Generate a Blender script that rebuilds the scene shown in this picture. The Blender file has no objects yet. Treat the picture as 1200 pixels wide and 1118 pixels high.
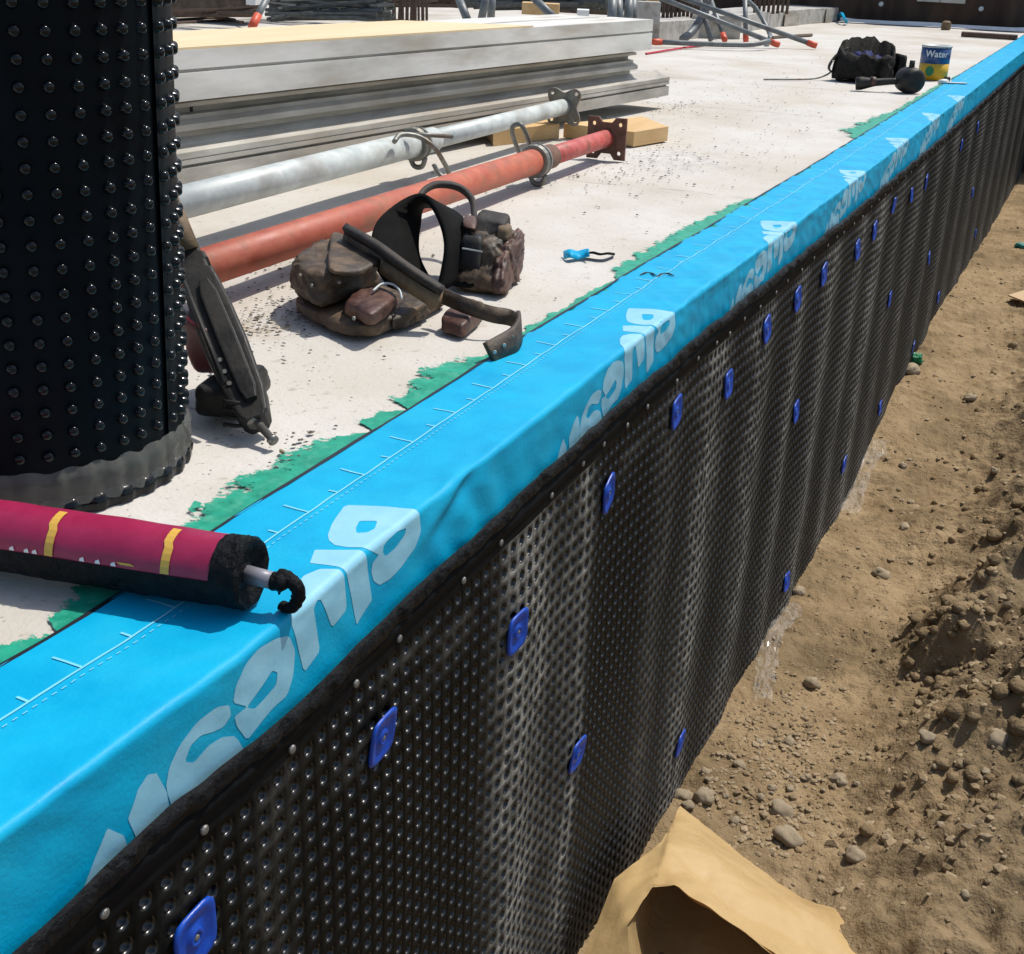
import bpy, bmesh, math, random
import numpy as np
from mathutils import Vector, Matrix, noise as mnoise
random.seed(7); RNG = np.random.default_rng(7)
S = bpy.context.scene
C = S.collection

# ------------------------------------------------------------------ camera, sky, sun, exposure
F_PX, CX, CY, CAM_H = 1430.0, 600.0, 559.0, 0.5
ROT = np.array([[0.4216271892863103, 0.347842431161206, -0.8373984453880885],
                [-0.9062008569183949, 0.1943313767460161, -0.37554669873714047],
                [0.032101716073948884, 0.9171918878271109, 0.39715050135842456]])
cam_d = bpy.data.cameras.new('camera'); cam = bpy.data.objects.new('camera', cam_d); C.objects.link(cam)
cam_d.sensor_width = 36; cam_d.sensor_fit = 'HORIZONTAL'; cam_d.lens = F_PX / 1200 * 36
cam_d.clip_start = 0.02; cam_d.clip_end = 500
m4 = Matrix(ROT.tolist()).to_4x4(); m4.translation = (0, 0, CAM_H); cam.matrix_world = m4
S.camera = cam

SUN_EL, SUN_AZ = math.radians(62), math.radians(-30)      # azimuth measured from +x towards +y
to_sun = Vector((math.cos(SUN_EL)*math.cos(SUN_AZ), math.cos(SUN_EL)*math.sin(SUN_AZ), math.sin(SUN_EL)))
w = bpy.data.worlds.new('World'); S.world = w; w.use_nodes = True
nt = w.node_tree; bg = nt.nodes['Background']
sky = nt.nodes.new('ShaderNodeTexSky'); sky.sky_type = 'NISHITA'; sky.sun_disc = False
sky.sun_elevation = SUN_EL; sky.sun_rotation = math.pi/2 - SUN_AZ
sky.air_density = 1.2; sky.dust_density = 2.0
nt.links.new(sky.outputs[0], bg.inputs[0]); bg.inputs[1].default_value = 0.135
sun_d = bpy.data.lights.new('sun', 'SUN'); sun_d.energy = 4.2; sun_d.angle = math.radians(0.6); sun_d.color = (1, .95, .87)
sun = bpy.data.objects.new('sun', sun_d); C.objects.link(sun)
sun.rotation_euler = to_sun.to_track_quat('Z', 'Y').to_euler(); sun.location = to_sun * 30
S.view_settings.view_transform = 'Standard'; S.view_settings.look = 'None'
S.view_settings.exposure = 0.0; S.view_settings.gamma = 1; S.view_settings.use_curve_mapping = False
S.render.engine = 'CYCLES'

# ------------------------------------------------------------------ helpers
def proj(P):
    q = ROT.T @ (np.asarray(P, float)-np.array([0, 0, CAM_H])); return CX+F_PX*q[0]/-q[2], CY-F_PX*q[1]/-q[2]
def frac_px(P0, P1, px):          # fraction along a segment at which it shows at column px
    return min(np.linspace(0, 1, 2001), key=lambda f: abs(proj(P0+(P1-P0)*f)[0]-px))
def ray(px, py):
    return ROT @ np.array([px-CX, -(py-CY), -F_PX])
def at(px, py, z=0.0):            # point of the place seen at a pixel, lying at height z
    d = ray(px, py); t = (z-CAM_H)/d[2]; return np.array([0, 0, CAM_H]) + t*d
def aty(px, py, y):
    d = ray(px, py); t = y/d[1]; return np.array([0, 0, CAM_H]) + t*d
def atx(px, py, x):
    d = ray(px, py); t = x/d[0]; return np.array([0, 0, CAM_H]) + t*d

def world_origin(o):
    v = np.zeros(3)
    while o is not None:
        v = v + np.array(o.location); o = o.parent
    return v
def tag(o, label=None, cat=None, group=None, kind=None):
    if label: o['label'] = label
    if cat: o['category'] = cat
    if group: o['group'] = group
    if kind: o['kind'] = kind
    return o
def thing(name, loc, label, cat, group=None):
    o = bpy.data.objects.new(name, None); C.objects.link(o); o.location = tuple(loc); o.empty_display_size = .05
    return tag(o, label, cat, group)
def link(name, me, mat, parent=None, smooth=False):
    o = bpy.data.objects.new(name, me); C.objects.link(o)
    if mat is not None and len(me.materials) == 0:
        for m in (mat if isinstance(mat, (list, tuple)) else [mat]): me.materials.append(m)
    if parent is not None: o.parent = parent
    if smooth: me.polygons.foreach_set('use_smooth', [True]*len(me.polygons))
    return o
def obj(name, V, F, mat, parent=None, smooth=False, org=None):
    """V in world coordinates; stored relative to the parent's origin (or org)."""
    V = np.asarray(V, float)
    base = world_origin(parent) if parent is not None else (np.zeros(3) if org is None else np.asarray(org, float))
    me = bpy.data.meshes.new(name); me.from_pydata((V-base).tolist(), [], [list(f) for f in F]); me.update()
    o = link(name, me, mat, parent, smooth)
    if parent is None and org is not None: o.location = tuple(org)
    return o
def quads_obj(name, V, Q, mat, parent=None, mi=None, smooth=False, attr=None):
    me = bpy.data.meshes.new(name); V = np.asarray(V, float); Q = np.asarray(Q, np.int32)
    if parent is not None: V = V - world_origin(parent)
    me.vertices.add(len(V)); me.vertices.foreach_set('co', V.ravel())
    me.loops.add(Q.size); me.loops.foreach_set('vertex_index', Q.ravel())
    me.polygons.add(len(Q)); me.polygons.foreach_set('loop_start', np.arange(0, Q.size, 4, dtype=np.int32))
    if mi is not None: me.polygons.foreach_set('material_index', np.asarray(mi, np.int32))
    if attr is not None:
        for k, a in attr.items():
            at_ = me.attributes.new(k, 'FLOAT', 'POINT'); at_.data.foreach_set('value', np.asarray(a, np.float32))
    me.update(calc_edges=True); me.validate()
    return link(name, me, mat, parent, smooth)
class MB:
    def __init__(s): s.v = []; s.f = []
    def add(s, V, F):
        n = len(s.v); s.v += [tuple(map(float, p)) for p in V]; s.f += [[i+n for i in f] for f in F]; return s
    def build(s, name, mat, parent=None, smooth=False, org=None): return obj(name, s.v, s.f, mat, parent, smooth, org)
def norm(v): v = np.asarray(v, float); return v/np.linalg.norm(v)
def frame(d, hint=(0, 0, 1)):
    d = norm(d); h = np.asarray(hint, float)
    if abs(d @ norm(h)) > .97: h = np.array([1., 0, 0])
    a = norm(np.cross(h, d)); return a, np.cross(d, a), d
def spline(P, n=8):
    P = [np.asarray(p, float) for p in P]; Q = [2*P[0]-P[1]] + P + [2*P[-1]-P[-2]]; out = []
    for i in range(1, len(Q)-2):
        for k in range(n):
            t = k/n; a, b, c, d = Q[i-1:i+3]
            out.append(.5*((2*b)+(c-a)*t+(2*a-5*b+4*c-d)*t*t+(3*b-a-3*c+d)*t**3))
    out.append(P[-1]); return out
def tube(P, r, seg=12, caps=True):
    P = [np.asarray(p, float) for p in P]; n = len(P)
    R = r if isinstance(r, (list, tuple, np.ndarray)) else [r]*n
    V = []; F = []; a, b, _ = frame(P[1]-P[0])
    for i in range(n):
        d = P[min(i+1, n-1)]-P[max(i-1, 0)]; d = norm(d)
        a = norm(a - d*(a @ d)); b = np.cross(d, a)
        for k in range(seg):
            t = 2*math.pi*k/seg; V.append(P[i]+R[i]*(math.cos(t)*a+math.sin(t)*b))
    for i in range(n-1):
        for k in range(seg):
            k2 = (k+1) % seg; F.append([i*seg+k, i*seg+k2, (i+1)*seg+k2, (i+1)*seg+k])
    if caps: F.append(list(range(seg))[::-1]); F.append([(n-1)*seg+k for k in range(seg)])
    return V, F
def box(c, e1, e2, e3):           # centre and three half vectors
    c, e1, e2, e3 = [np.asarray(q, float) for q in (c, e1, e2, e3)]
    V = [c+sx*e1+sy*e2+sz*e3 for sz in (-1, 1) for sy in (-1, 1) for sx in (-1, 1)]
    F = [[0, 2, 3, 1], [4, 5, 7, 6], [0, 1, 5, 4], [2, 6, 7, 3], [0, 4, 6, 2], [1, 3, 7, 5]]
    if np.dot(np.cross(e1, e2), e3) < 0: F = [f[::-1] for f in F]
    return V, F
def ribbon(P, W, th, n=6, smooth=True):     # path points, half width vectors, thickness
    PP = spline(P, n) if smooth else [np.asarray(p, float) for p in P]
    WW = spline(W, n) if smooth else [np.asarray(p, float) for p in W]
    V = []; F = []
    for i, (p, wv) in enumerate(zip(PP, WW)):
        d = norm(PP[min(i+1, len(PP)-1)]-PP[max(i-1, 0)]); nn = norm(np.cross(d, wv))*th/2
        wv2 = wv*.97
        V += [p-wv2+nn, p+wv2+nn, p+wv, p+wv2-nn, p-wv2-nn, p-wv]
    for i in range(len(PP)-1):
        for k in range(6): F.append([i*6+k, i*6+(k+1) % 6, i*6+6+(k+1) % 6, i*6+6+k])
    F.append([5, 4, 3, 2, 1, 0]); m = (len(PP)-1)*6; F.append([m+k for k in range(6)])
    return V, F
def soft_box(c8, seg=8, n=7.0, amp=.0, scale=30., seed=0):
    """rounded lumpy box through eight corners (bottom abcd, top abcd)"""
    c8 = [np.asarray(q, float) for q in c8]; V = []; F = []; idx = {}
    g = np.linspace(-1, 1, seg+1)
    cen = sum(c8)/8
    def vert(i, j, k):
        key = (i, j, k)
        if key in idx: return idx[key]
        p = np.array([g[i], g[j], g[k]]); q = p/((np.abs(p)**n).sum()**(1/n))
        u, v, t = (q+1)/2
        bl = lambda A, B, D, E: (1-v)*((1-u)*A+u*B)+v*((1-u)*E+u*D)
        P = (1-t)*bl(*c8[:4])+t*bl(*c8[4:])
        if amp:
            nn = P-cen; nn = nn/np.linalg.norm(nn)
            P = P+nn*amp*(mnoise.noise(Vector(P*scale+seed))+.7*(.35-abs(mnoise.noise(Vector(P*scale*2.1+seed))))+.3*mnoise.noise(Vector(P*scale*5+seed)))
        idx[key] = len(V); V.append(P); return idx[key]
    for a in range(seg):
        for b in range(seg):
            for s in (0, seg):
                fl = [[(a, b), (a, b+1), (a+1, b+1), (a+1, b)], [(a, b), (a+1, b), (a+1, b+1), (a, b+1)]][s > 0]
                F.append([vert(x, y, s) for x, y in fl]); F.append([vert(y, s, x) for x, y in fl]); F.append([vert(s, x, y) for x, y in fl])
    return V, F
def lathe(prof, c, axis=(0, 0, 1), seg=24):
    a, b, d = frame(axis, (1, 0, 0) if abs(axis[2]) > .9 else (0, 0, 1)); c = np.asarray(c, float); V = []; F = []
    for r, h in prof:
        for k in range(seg):
            t = 2*math.pi*k/seg; V.append(c+d*h+r*(math.cos(t)*a+math.sin(t)*b))
    for i in range(len(prof)-1):
        for k in range(seg):
            k2 = (k+1) % seg; F.append([i*seg+k, i*seg+k2, (i+1)*seg+k2, (i+1)*seg+k])
    F.append([k for k in range(seg)][::-1]); F.append([(len(prof)-1)*seg+k for k in range(seg)])
    return V, F
def poly_fill(outer, holes=()):             # 2d polygon with holes -> verts2d, tris
    bm = bmesh.new(); E_ = []
    for lp in [outer]+list(holes):
        vs = [bm.verts.new((p[0], p[1], 0)) for p in lp]
        for i in range(len(vs)): E_.append(bm.edges.new((vs[i], vs[(i+1) % len(vs)])))
    bmesh.ops.triangle_fill(bm, use_beauty=True, edges=E_, use_dissolve=False, normal=(0, 0, 1))
    return bm
def plate(outer, holes, c, a, b, th):       # flat plate with holes, a/b in-plane unit vectors
    bm = poly_fill(outer, holes); n = np.cross(a, b); c = np.asarray(c, float)
    ret = bmesh.ops.extrude_face_region(bm, geom=bm.faces[:])
    for v in [g for g in ret['geom'] if isinstance(g, bmesh.types.BMVert)]: v.co.z = th
    bm.verts.index_update()
    V = [c+a*v.co.x+b*v.co.y+n*(v.co.z-th/2) for v in bm.verts]; F = [[v.index for v in f.verts] for f in bm.faces]
    bm.free(); return V, F
def circ(r, n, cx=0, cy=0, rev=False):
    L = [(cx+r*math.cos(2*math.pi*k/n), cy+r*math.sin(2*math.pi*k/n)) for k in range(n)]
    return L[::-1] if rev else L

# smooth value noise on arrays
_H = RNG.random((256, 256))
def vn(x, y):
    x = np.asarray(x, float); y = np.asarray(y, float)
    xi = np.floor(x).astype(int); yi = np.floor(y).astype(int); fx = x-xi; fy = y-yi
    fx = fx*fx*(3-2*fx); fy = fy*fy*(3-2*fy); h = lambda i, j: _H[i % 256, j % 256]
    return ((h(xi, yi)*(1-fx)+h(xi+1, yi)*fx)*(1-fy)+(h(xi, yi+1)*(1-fx)+h(xi+1, yi+1)*fx)*fy)*2-1
def fbm(x, y, o=4, g=.5):
    s = 0; a = 1
    for i in range(o): s = s+a*vn(x*2**i+17.3*i, y*2**i+5.1*i); a *= g
    return s

# ------------------------------------------------------------------ materials
def pmat(name, c1, c2=None, scale=20., rough=.6, rough2=None, bump=0., bscale=None, metal=0., detail=6., c3=None, s3=3., spec=.5, stretch=None, lo=.35, hi=.65, b2=0., b2s=6.):
    m = bpy.data.materials.new(name); m.use_nodes = True; n = m.node_tree.nodes; l = m.node_tree.links
    p = n['Principled BSDF']; p.inputs['Roughness'].default_value = rough; p.inputs['Metallic'].default_value = metal
    p.inputs['Specular IOR Level'].default_value = spec
    tc = n.new('ShaderNodeTexCoord'); src = tc.outputs['Object']
    if stretch:
        mp = n.new('ShaderNodeMapping'); mp.inputs['Scale'].default_value = stretch; l.new(src, mp.inputs[0]); src = mp.outputs[0]
    def nz(sc, dt=detail):
        q = n.new('ShaderNodeTexNoise'); q.inputs['Scale'].default_value = sc; q.inputs['Detail'].default_value = dt; q.inputs['Roughness'].default_value = .6
        l.new(src, q.inputs['Vector']); return q.outputs['Fac']
    def ramp(f, a, b):
        r = n.new('ShaderNodeMapRange'); r.inputs[1].default_value = a; r.inputs[2].default_value = b; l.new(f, r.inputs[0]); return r.outputs[0]
    def mix(f, A, B):
        x = n.new('ShaderNodeMix'); x.data_type = 'RGBA'; l.new(f, x.inputs[0])
        for k, c in ((6, A), (7, B)):
            if isinstance(c, tuple): x.inputs[k].default_value = (*c, 1)
            else: l.new(c, x.inputs[k])
        return x.outputs[2]
    col = c1
    if c2: 
        f = ramp(nz(scale), lo, hi); col = mix(f, c1, c2)
        if rough2 is not None:
            r = n.new('ShaderNodeMapRange'); r.inputs[3].default_value = rough; r.inputs[4].default_value = rough2; l.new(f, r.inputs[0]); l.new(r.outputs[0], p.inputs['Roughness'])
    if c3: col = mix(ramp(nz(s3), .5, .72), col, c3)
    if isinstance(col, tuple): p.inputs['Base Color'].default_value = (*col, 1)
    else: l.new(col, p.inputs['Base Color'])
    if bump:
        b = n.new('ShaderNodeBump'); b.inputs['Strength'].default_value = 1; b.inputs['Distance'].default_value = bump
        l.new(nz(bscale or scale*4), b.inputs['Height']); last = b
        if b2:
            bb = n.new('ShaderNodeBump'); bb.inputs['Strength'].default_value = 1; bb.inputs['Distance'].default_value = b2
            l.new(nz(b2s, 3), bb.inputs['Height']); l.new(b.outputs[0], bb.inputs['Normal']); last = bb
        l.new(last.outputs[0], p.inputs['Normal'])
    return m
M = {}
M['concrete'] = pmat('concrete', (.49, .455, .395), (.57, .55, .515), 2.2, .85, bump=.0012, bscale=160, c3=(.42, .375, .31), s3=1.3, spec=.2, b2=.003, b2s=9)
M['concrete_grey'] = pmat('concrete_grey', (.36, .35, .32), (.5, .48, .45), 9, .9, bump=.002, bscale=60, c3=(.2, .19, .17), s3=14)
M['blue'] = pmat('blue_membrane', (.0, .31, .56), (.0, .375, .62), 14, .42, .55, c3=(.01, .38, .60), s3=9, bump=.0004, bscale=260, spec=.22, b2=.0006, b2s=34)
M['print'] = pmat('print_pale_blue', (.22, .50, .66), (.27, .55, .70), 30, .45, bump=.0002, bscale=200, spec=.35)
M['print_line'] = pmat('print_line', (.17, .56, .74), None, 1, .45)
M['black_edge'] = pmat('butyl_edge', (.01, .012, .02), None, 1, .5)
M['green'] = pmat('green_primer', (.0, .21, .13), (.005, .32, .205), 38, .5, .65, c3=(.05, .33, .22), s3=60, bump=.0008, bscale=90)
M['mastic'] = pmat('black_mastic', (.006, .0066, .0076), (.013, .014, .016), 90, .25, .5, spec=.07, bump=.004, bscale=130, b2=.004, b2s=40)
M['plastic'] = pmat('black_plastic', (.006, .0066, .0075), (.010, .011, .012), 40, .5, .6, spec=.03)
M['roll_plastic'] = pmat('roll_plastic', (.0025, .004, .006), (.004, .0065, .009), 15, .42, .5, spec=.07)
M['roll_dome'] = pmat('roll_dome', (.003, .0045, .006), None, 1, .16, spec=.32)
M['nail'] = pmat('galvanised_nail', (.30, .30, .29), (.12, .11, .10), 300, .4, .7, metal=.5)
M['plug'] = pmat('blue_plug', (.0, .042, .34), (.002, .065, .44), 60, .3, .45, bump=.0006, bscale=120)
M['maroon'] = pmat('maroon_wrap', (.27, .010, .055), (.32, .016, .07), 40, .4, bump=.0004, bscale=60, b2=.001, b2s=20)
M['yellow_print'] = pmat('yellow_print', (.62, .36, .06), None, 1, .5)
M['white_print'] = pmat('white_print', (.75, .70, .70), None, 1, .5)
M['grey_plastic'] = pmat('grey_plastic', (.21, .21, .25), None, 1, .4)
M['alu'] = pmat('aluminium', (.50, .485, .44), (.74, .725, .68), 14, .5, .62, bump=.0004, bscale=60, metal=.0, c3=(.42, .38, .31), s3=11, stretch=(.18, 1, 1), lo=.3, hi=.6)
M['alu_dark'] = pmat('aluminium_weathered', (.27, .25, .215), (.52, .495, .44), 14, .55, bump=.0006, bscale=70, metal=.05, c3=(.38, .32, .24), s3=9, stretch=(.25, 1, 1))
M['wood'] = pmat('pine', (.50, .31, .13), (.64, .44, .22), 9, .75, bump=.0008, bscale=40, stretch=(.12, 1.6, 1.6))
M['plywood'] = pmat('plywood', (.62, .49, .29), (.70, .57, .37), 7, .8, bump=.0006, bscale=40, stretch=(.2, 1.2, 1.2))
M['wood_dark'] = pmat('weathered_timber', (.07, .05, .035), (.16, .12, .08), 8, .85, bump=.002, bscale=30, stretch=(.2, 2, 2))
M['galv'] = pmat('galvanised_steel', (.42, .46, .45), (.54, .58, .56), 35, .45, .6, bump=.0003, bscale=90, metal=.1, c3=(.33, .33, .31), s3=12)
M['galv_dark'] = pmat('dull_steel', (.16, .165, .15), (.26, .26, .23), 40, .5, metal=.5, bump=.0006, bscale=90, c3=(.14, .08, .04), s3=18)
M['red'] = pmat('red_paint', (.38, .075, .04), (.47, .13, .07), 26, .5, .65, bump=.0006, bscale=70, c3=(.27, .10, .05), s3=22)
M['redder'] = pmat('red_paint_worn', (.42, .055, .05), (.50, .12, .10), 45, .55, bump=.0008, bscale=90, c3=(.16, .06, .035), s3=30)
M['rust'] = pmat('rusty_steel', (.10, .045, .028), (.17, .085, .055), 50, .75, bump=.001, bscale=120, c3=(.06, .035, .03), s3=20)
M['leather'] = pmat('brown_leather', (.022, .015, .009), (.085, .055, .032), 16, .5, .75, bump=.0022, bscale=60, c3=(.15, .095, .05), s3=30, b2=.003, b2s=22)
M['leather_red'] = pmat('reddish_leather', (.055, .022, .015), (.13, .062, .042), 30, .45, .62, bump=.0014, bscale=80, c3=(.035, .02, .012), s3=34, b2=.002, b2s=25)
M['leather_tan'] = pmat('tan_leather', (.10, .062, .032), (.22, .15, .08), 30, .7, bump=.0012, bscale=80, c3=(.06, .04, .02), s3=30)
M['leather_dark'] = pmat('dark_webbing', (.010, .008, .006), (.034, .026, .019), 40, .7, bump=.001, bscale=160)
M['felt'] = pmat('black_padding', (.003, .003, .003), (.007, .007, .007), 30, .9, spec=.15)
M['tool_black'] = pmat('black_tool_plastic', (.007, .007, .007), (.028, .026, .022), 26, .45, .65, bump=.0008, bscale=90, spec=.3)
M['tool_red'] = pmat('red_tool_housing', (.20, .014, .010), (.12, .010, .008), 20, .45)
M['steel'] = pmat('steel', (.16, .15, .14), (.25, .24, .22), 40, .4, metal=.7)
M['ground'] = pmat('dirt', (.24, .168, .092), (.33, .24, .138), 7, .95, bump=.007, bscale=110, c3=(.15, .108, .06), s3=2.4, spec=.08, b2=.009, b2s=30)
M['stone'] = pmat('stone', (.33, .26, .17), (.45, .37, .26), 20, .85, bump=.0015, bscale=90, spec=.2, c3=(.20, .15, .09), s3=16)
M['gravel'] = pmat('gravel', (.22, .16, .092), (.36, .28, .18), 12, .9, bump=.001, bscale=120, spec=.15)
M['kraft'] = None
M['cardboard'] = pmat('cardboard', (.42, .29, .16), (.48, .34, .2), 12, .85)
M['pile'] = pmat('pile_rust', (.022, .014, .010), (.06, .035, .023), 5, .85, bump=.003, bscale=30, c3=(.10, .06, .038), s3=2, stretch=(1, 1, .3))
M['rebar'] = pmat('rebar', (.055, .035, .024), (.10, .06, .04), 40, .8, bump=.001, bscale=200)
M['rebar_grey'] = pmat('rebar_grey', (.05, .055, .055), (.10, .105, .10), 30, .65, metal=.3)
M['frame_grey'] = pmat('grey_tube_paint', (.13, .145, .15), (.19, .205, .21), 20, .5, metal=.25, c3=(.09, .085, .08), s3=15)
M['orange'] = pmat('orange_cap', (.58, .085, .035), None, 1, .5)
M['crumb'] = pmat('dark_crumbs', (.05, .042, .033), (.14, .12, .095), 60, .95)
M['straw'] = pmat('straw', (.26, .18, .09), (.36, .27, .15), 60, .9)
M['teal'] = pmat('teal_plastic', (.0, .12, .11), (.0, .2, .17), 30, .5)
M['green_plastic'] = pmat('green_plastic', (.01, .16, .06), (.01, .22, .09), 30, .5)
M['can_blue'] = pmat('can_blue', (.01, .05, .17), (.015, .07, .22), 20, .35)
M['can_yellow'] = pmat('can_yellow', (.62, .36, .01), None, 1, .4)
M['white'] = pmat('white', (.75, .75, .74), (.66, .66, .65), 20, .5)
M['red_string'] = pmat('red_string', (.45, .03, .06), None, 1, .7)
M['bag'] = pmat('black_canvas', (.006, .006, .005), (.022, .019, .016), 30, .8, bump=.003, bscale=60, spec=.2)
M['bag_blue'] = pmat('bag_blue', (.005, .012, .09), None, 1, .8)

# kraft paper: thin, slightly translucent, waxy
def mk_kraft():
    m = pmat('kraft_paper', (.55, .38, .175), (.60, .43, .21), 5, .22, .34, bump=.0025, bscale=22, b2=.008, b2s=6, spec=.5, c3=(.42, .27, .11), s3=4)
    n = m.node_tree.nodes; l = m.node_tree.links; p = n['Principled BSDF']; o = n['Material Output']
    tr = n.new('ShaderNodeBsdfTranslucent'); tr.inputs[0].default_value = (.42, .2, .07, 1)
    mx = n.new('ShaderNodeMixShader'); mx.inputs[0].default_value = .14
    l.new(p.outputs[0], mx.inputs[1]); l.new(tr.outputs[0], mx.inputs[2]); l.new(mx.outputs[0], o.inputs[0]); return m
M['kraft'] = mk_kraft()
def mk_clear(name, alpha=.6, col=(.8, .8, .78)):
    m = pmat(name, col, None, 1, .14); n = m.node_tree.nodes; l = m.node_tree.links
    p = n['Principled BSDF']; o = n['Material Output']; t = n.new('ShaderNodeBsdfTransparent'); mx = n.new('ShaderNodeMixShader')
    mx.inputs[0].default_value = 1-alpha; l.new(p.outputs[0], mx.inputs[1]); l.new(t.outputs[0], mx.inputs[2]); l.new(mx.outputs[0], o.inputs[0]); return m
M['clear'] = mk_clear('clear_film', .17, (.75, .72, .65))
M['clear_band'] = mk_clear('clear_band', .26, (.34, .335, .30))
# dimple sheet: black plastic with tan dust on its face, plus painted-in sheen along the ripples
def mk_dimple():
    m = pmat('dimple_plastic', (.004, .0045, .0045), None, 1, .5, spec=.05); n = m.node_tree.nodes; l = m.node_tree.links; p = n['Principled BSDF']
    a = n.new('ShaderNodeAttribute'); a.attribute_name = 'dust_sheen'
    tc = n.new('ShaderNodeTexCoord'); q = n.new('ShaderNodeTexNoise'); q.inputs['Scale'].default_value = 55; q.inputs['Detail'].default_value = 8; q.inputs['Roughness'].default_value = .7
    l.new(tc.outputs['Object'], q.inputs['Vector'])
    r = n.new('ShaderNodeMapRange'); r.inputs[1].default_value = .30; r.inputs[2].default_value = .68; l.new(q.outputs[0], r.inputs[0])
    mu = n.new('ShaderNodeMath'); mu.operation = 'MULTIPLY'; mu.use_clamp = True; l.new(a.outputs['Fac'], mu.inputs[0]); l.new(r.outputs[0], mu.inputs[1])
    x = n.new('ShaderNodeMix'); x.data_type = 'RGBA'; x.inputs[6].default_value = (.004, .0045, .0045, 1); x.inputs[7].default_value = (.30, .29, .26, 1)
    l.new(mu.outputs[0], x.inputs[0]); l.new(x.outputs[2], p.inputs['Base Color'])
    rr = n.new('ShaderNodeMapRange'); rr.inputs[3].default_value = .52; rr.inputs[4].default_value = .8; l.new(mu.outputs[0], rr.inputs[0]); l.new(rr.outputs[0], p.inputs['Roughness'])
    return m
M['dimple'] = mk_dimple()
M['pit'] = pmat('dimple_pit', (.004, .0045, .0045), None, 1, .29, spec=.6)

def darken_ground():                 # ground colour mixed darker away from the wall, broken up by noise
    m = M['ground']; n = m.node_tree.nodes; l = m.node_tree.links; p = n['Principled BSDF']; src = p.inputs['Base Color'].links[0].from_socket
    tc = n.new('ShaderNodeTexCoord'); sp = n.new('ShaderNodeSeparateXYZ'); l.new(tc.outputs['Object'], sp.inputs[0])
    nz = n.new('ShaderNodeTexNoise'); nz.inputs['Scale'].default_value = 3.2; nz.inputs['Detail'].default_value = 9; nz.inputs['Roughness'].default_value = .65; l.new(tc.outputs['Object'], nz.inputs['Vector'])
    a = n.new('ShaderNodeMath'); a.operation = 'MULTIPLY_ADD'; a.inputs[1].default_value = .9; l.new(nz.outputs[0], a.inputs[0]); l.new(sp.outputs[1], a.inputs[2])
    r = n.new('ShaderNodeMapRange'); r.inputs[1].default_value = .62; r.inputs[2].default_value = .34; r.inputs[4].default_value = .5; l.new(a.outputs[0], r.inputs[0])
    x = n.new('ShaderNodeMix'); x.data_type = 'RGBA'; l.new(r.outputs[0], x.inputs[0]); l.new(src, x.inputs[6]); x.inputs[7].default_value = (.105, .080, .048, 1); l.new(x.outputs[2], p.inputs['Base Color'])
darken_ground()

# ------------------------------------------------------------------ shape of the wall line
YW = .511
_rx = [-.5, .2, .41, .53, .634, .72, .83, 1.0, 1.147, 1.33, 1.5, 1.78, 1.9, 2.3, 2.7, 3.2, 4, 6, 9, 13]
_ry = [.511, .511, .511, .509, .505, .507, .513, .514, .515, .517, .520, .5185, .521, .513, .511, .506, .504, .50, .496, .49]
def ridge_y(x): return np.interp(x, _rx, _ry)
_bx = [-.5, .39, .54, .8, .93, 1.2, 1.45, 2., 2.6, 5, 13]
_bz = [-.075, -.075, -.067, -.074, -.068, -.066, -.062, -.066, -.069, -.085, -.09]
def border_z(x): return np.interp(x, _bx, _bz)+.0022*vn(x*14, 0*x+3.3)+.0016*vn(x*40, 0*x+8.3)
RF = .0065; QA = RF*math.pi/4
def surf(x, t, off=0.0):
    """membrane surface: x along the wall, t across it (t>0 on the top, t<0 down the face)"""
    x = np.asarray(x, float); t = np.asarray(t, float); y0 = ridge_y(x)
    ang = np.clip((QA-t)/(2*QA), 0, 1)*math.pi/2          # 0 on the top, pi/2 on the face
    y = y0+RF-RF*np.sin(ang)+np.maximum(t-QA, 0); z = .004-RF+RF*np.cos(ang)-np.maximum(-t-QA, 0)
    ny = -np.sin(ang); nz = np.cos(ang)
    far = np.clip((x-1.0)/1.5, 0, 1)
    edge = np.exp(-((t+.004)/.03)**2)
    d = (.0014*edge*(.35+far)*fbm(x*9, t*30+4, 3)+.0008*(.3+far)*vn(x*26+t*60, t*20+9)*np.clip(1-np.abs(t)/.12, .15, 1)
         + .0006*vn(x*5, t*14))
    # a gathered wrinkle where the sheet was lapped over the edge
    d = d+.0045*np.exp(-((x-1.0-1.6*t)/.028)**2)*np.exp(-((t+.012)/.022)**2)-.004*np.exp(-((x-1.055-1.6*t)/.03)**2)*np.exp(-((t+.016)/.02)**2)
    d = d+.0012*np.sin(x*90+t*55)*np.exp(-((x-1.06)/.12)**2)*np.clip(-t/.03, 0, 1)
    cr = np.clip((x-1.35)/.5, 0, 1)*np.where(t < 0, .45, 1.0)          # the far lengths are crinkled across
    d = d+cr*(.0016*vn(x*34+t*14, t*9+2)+.0009*vn(x*85+t*40, t*14)-.0012*np.abs(vn(x*22-t*26, t*6+7)))+.0006*vn(x*40+t*30, t*40+3)
    d = d+off
    return np.stack([x, y+ny*d, z+nz*d], -1)
TOPW = .142

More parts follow.
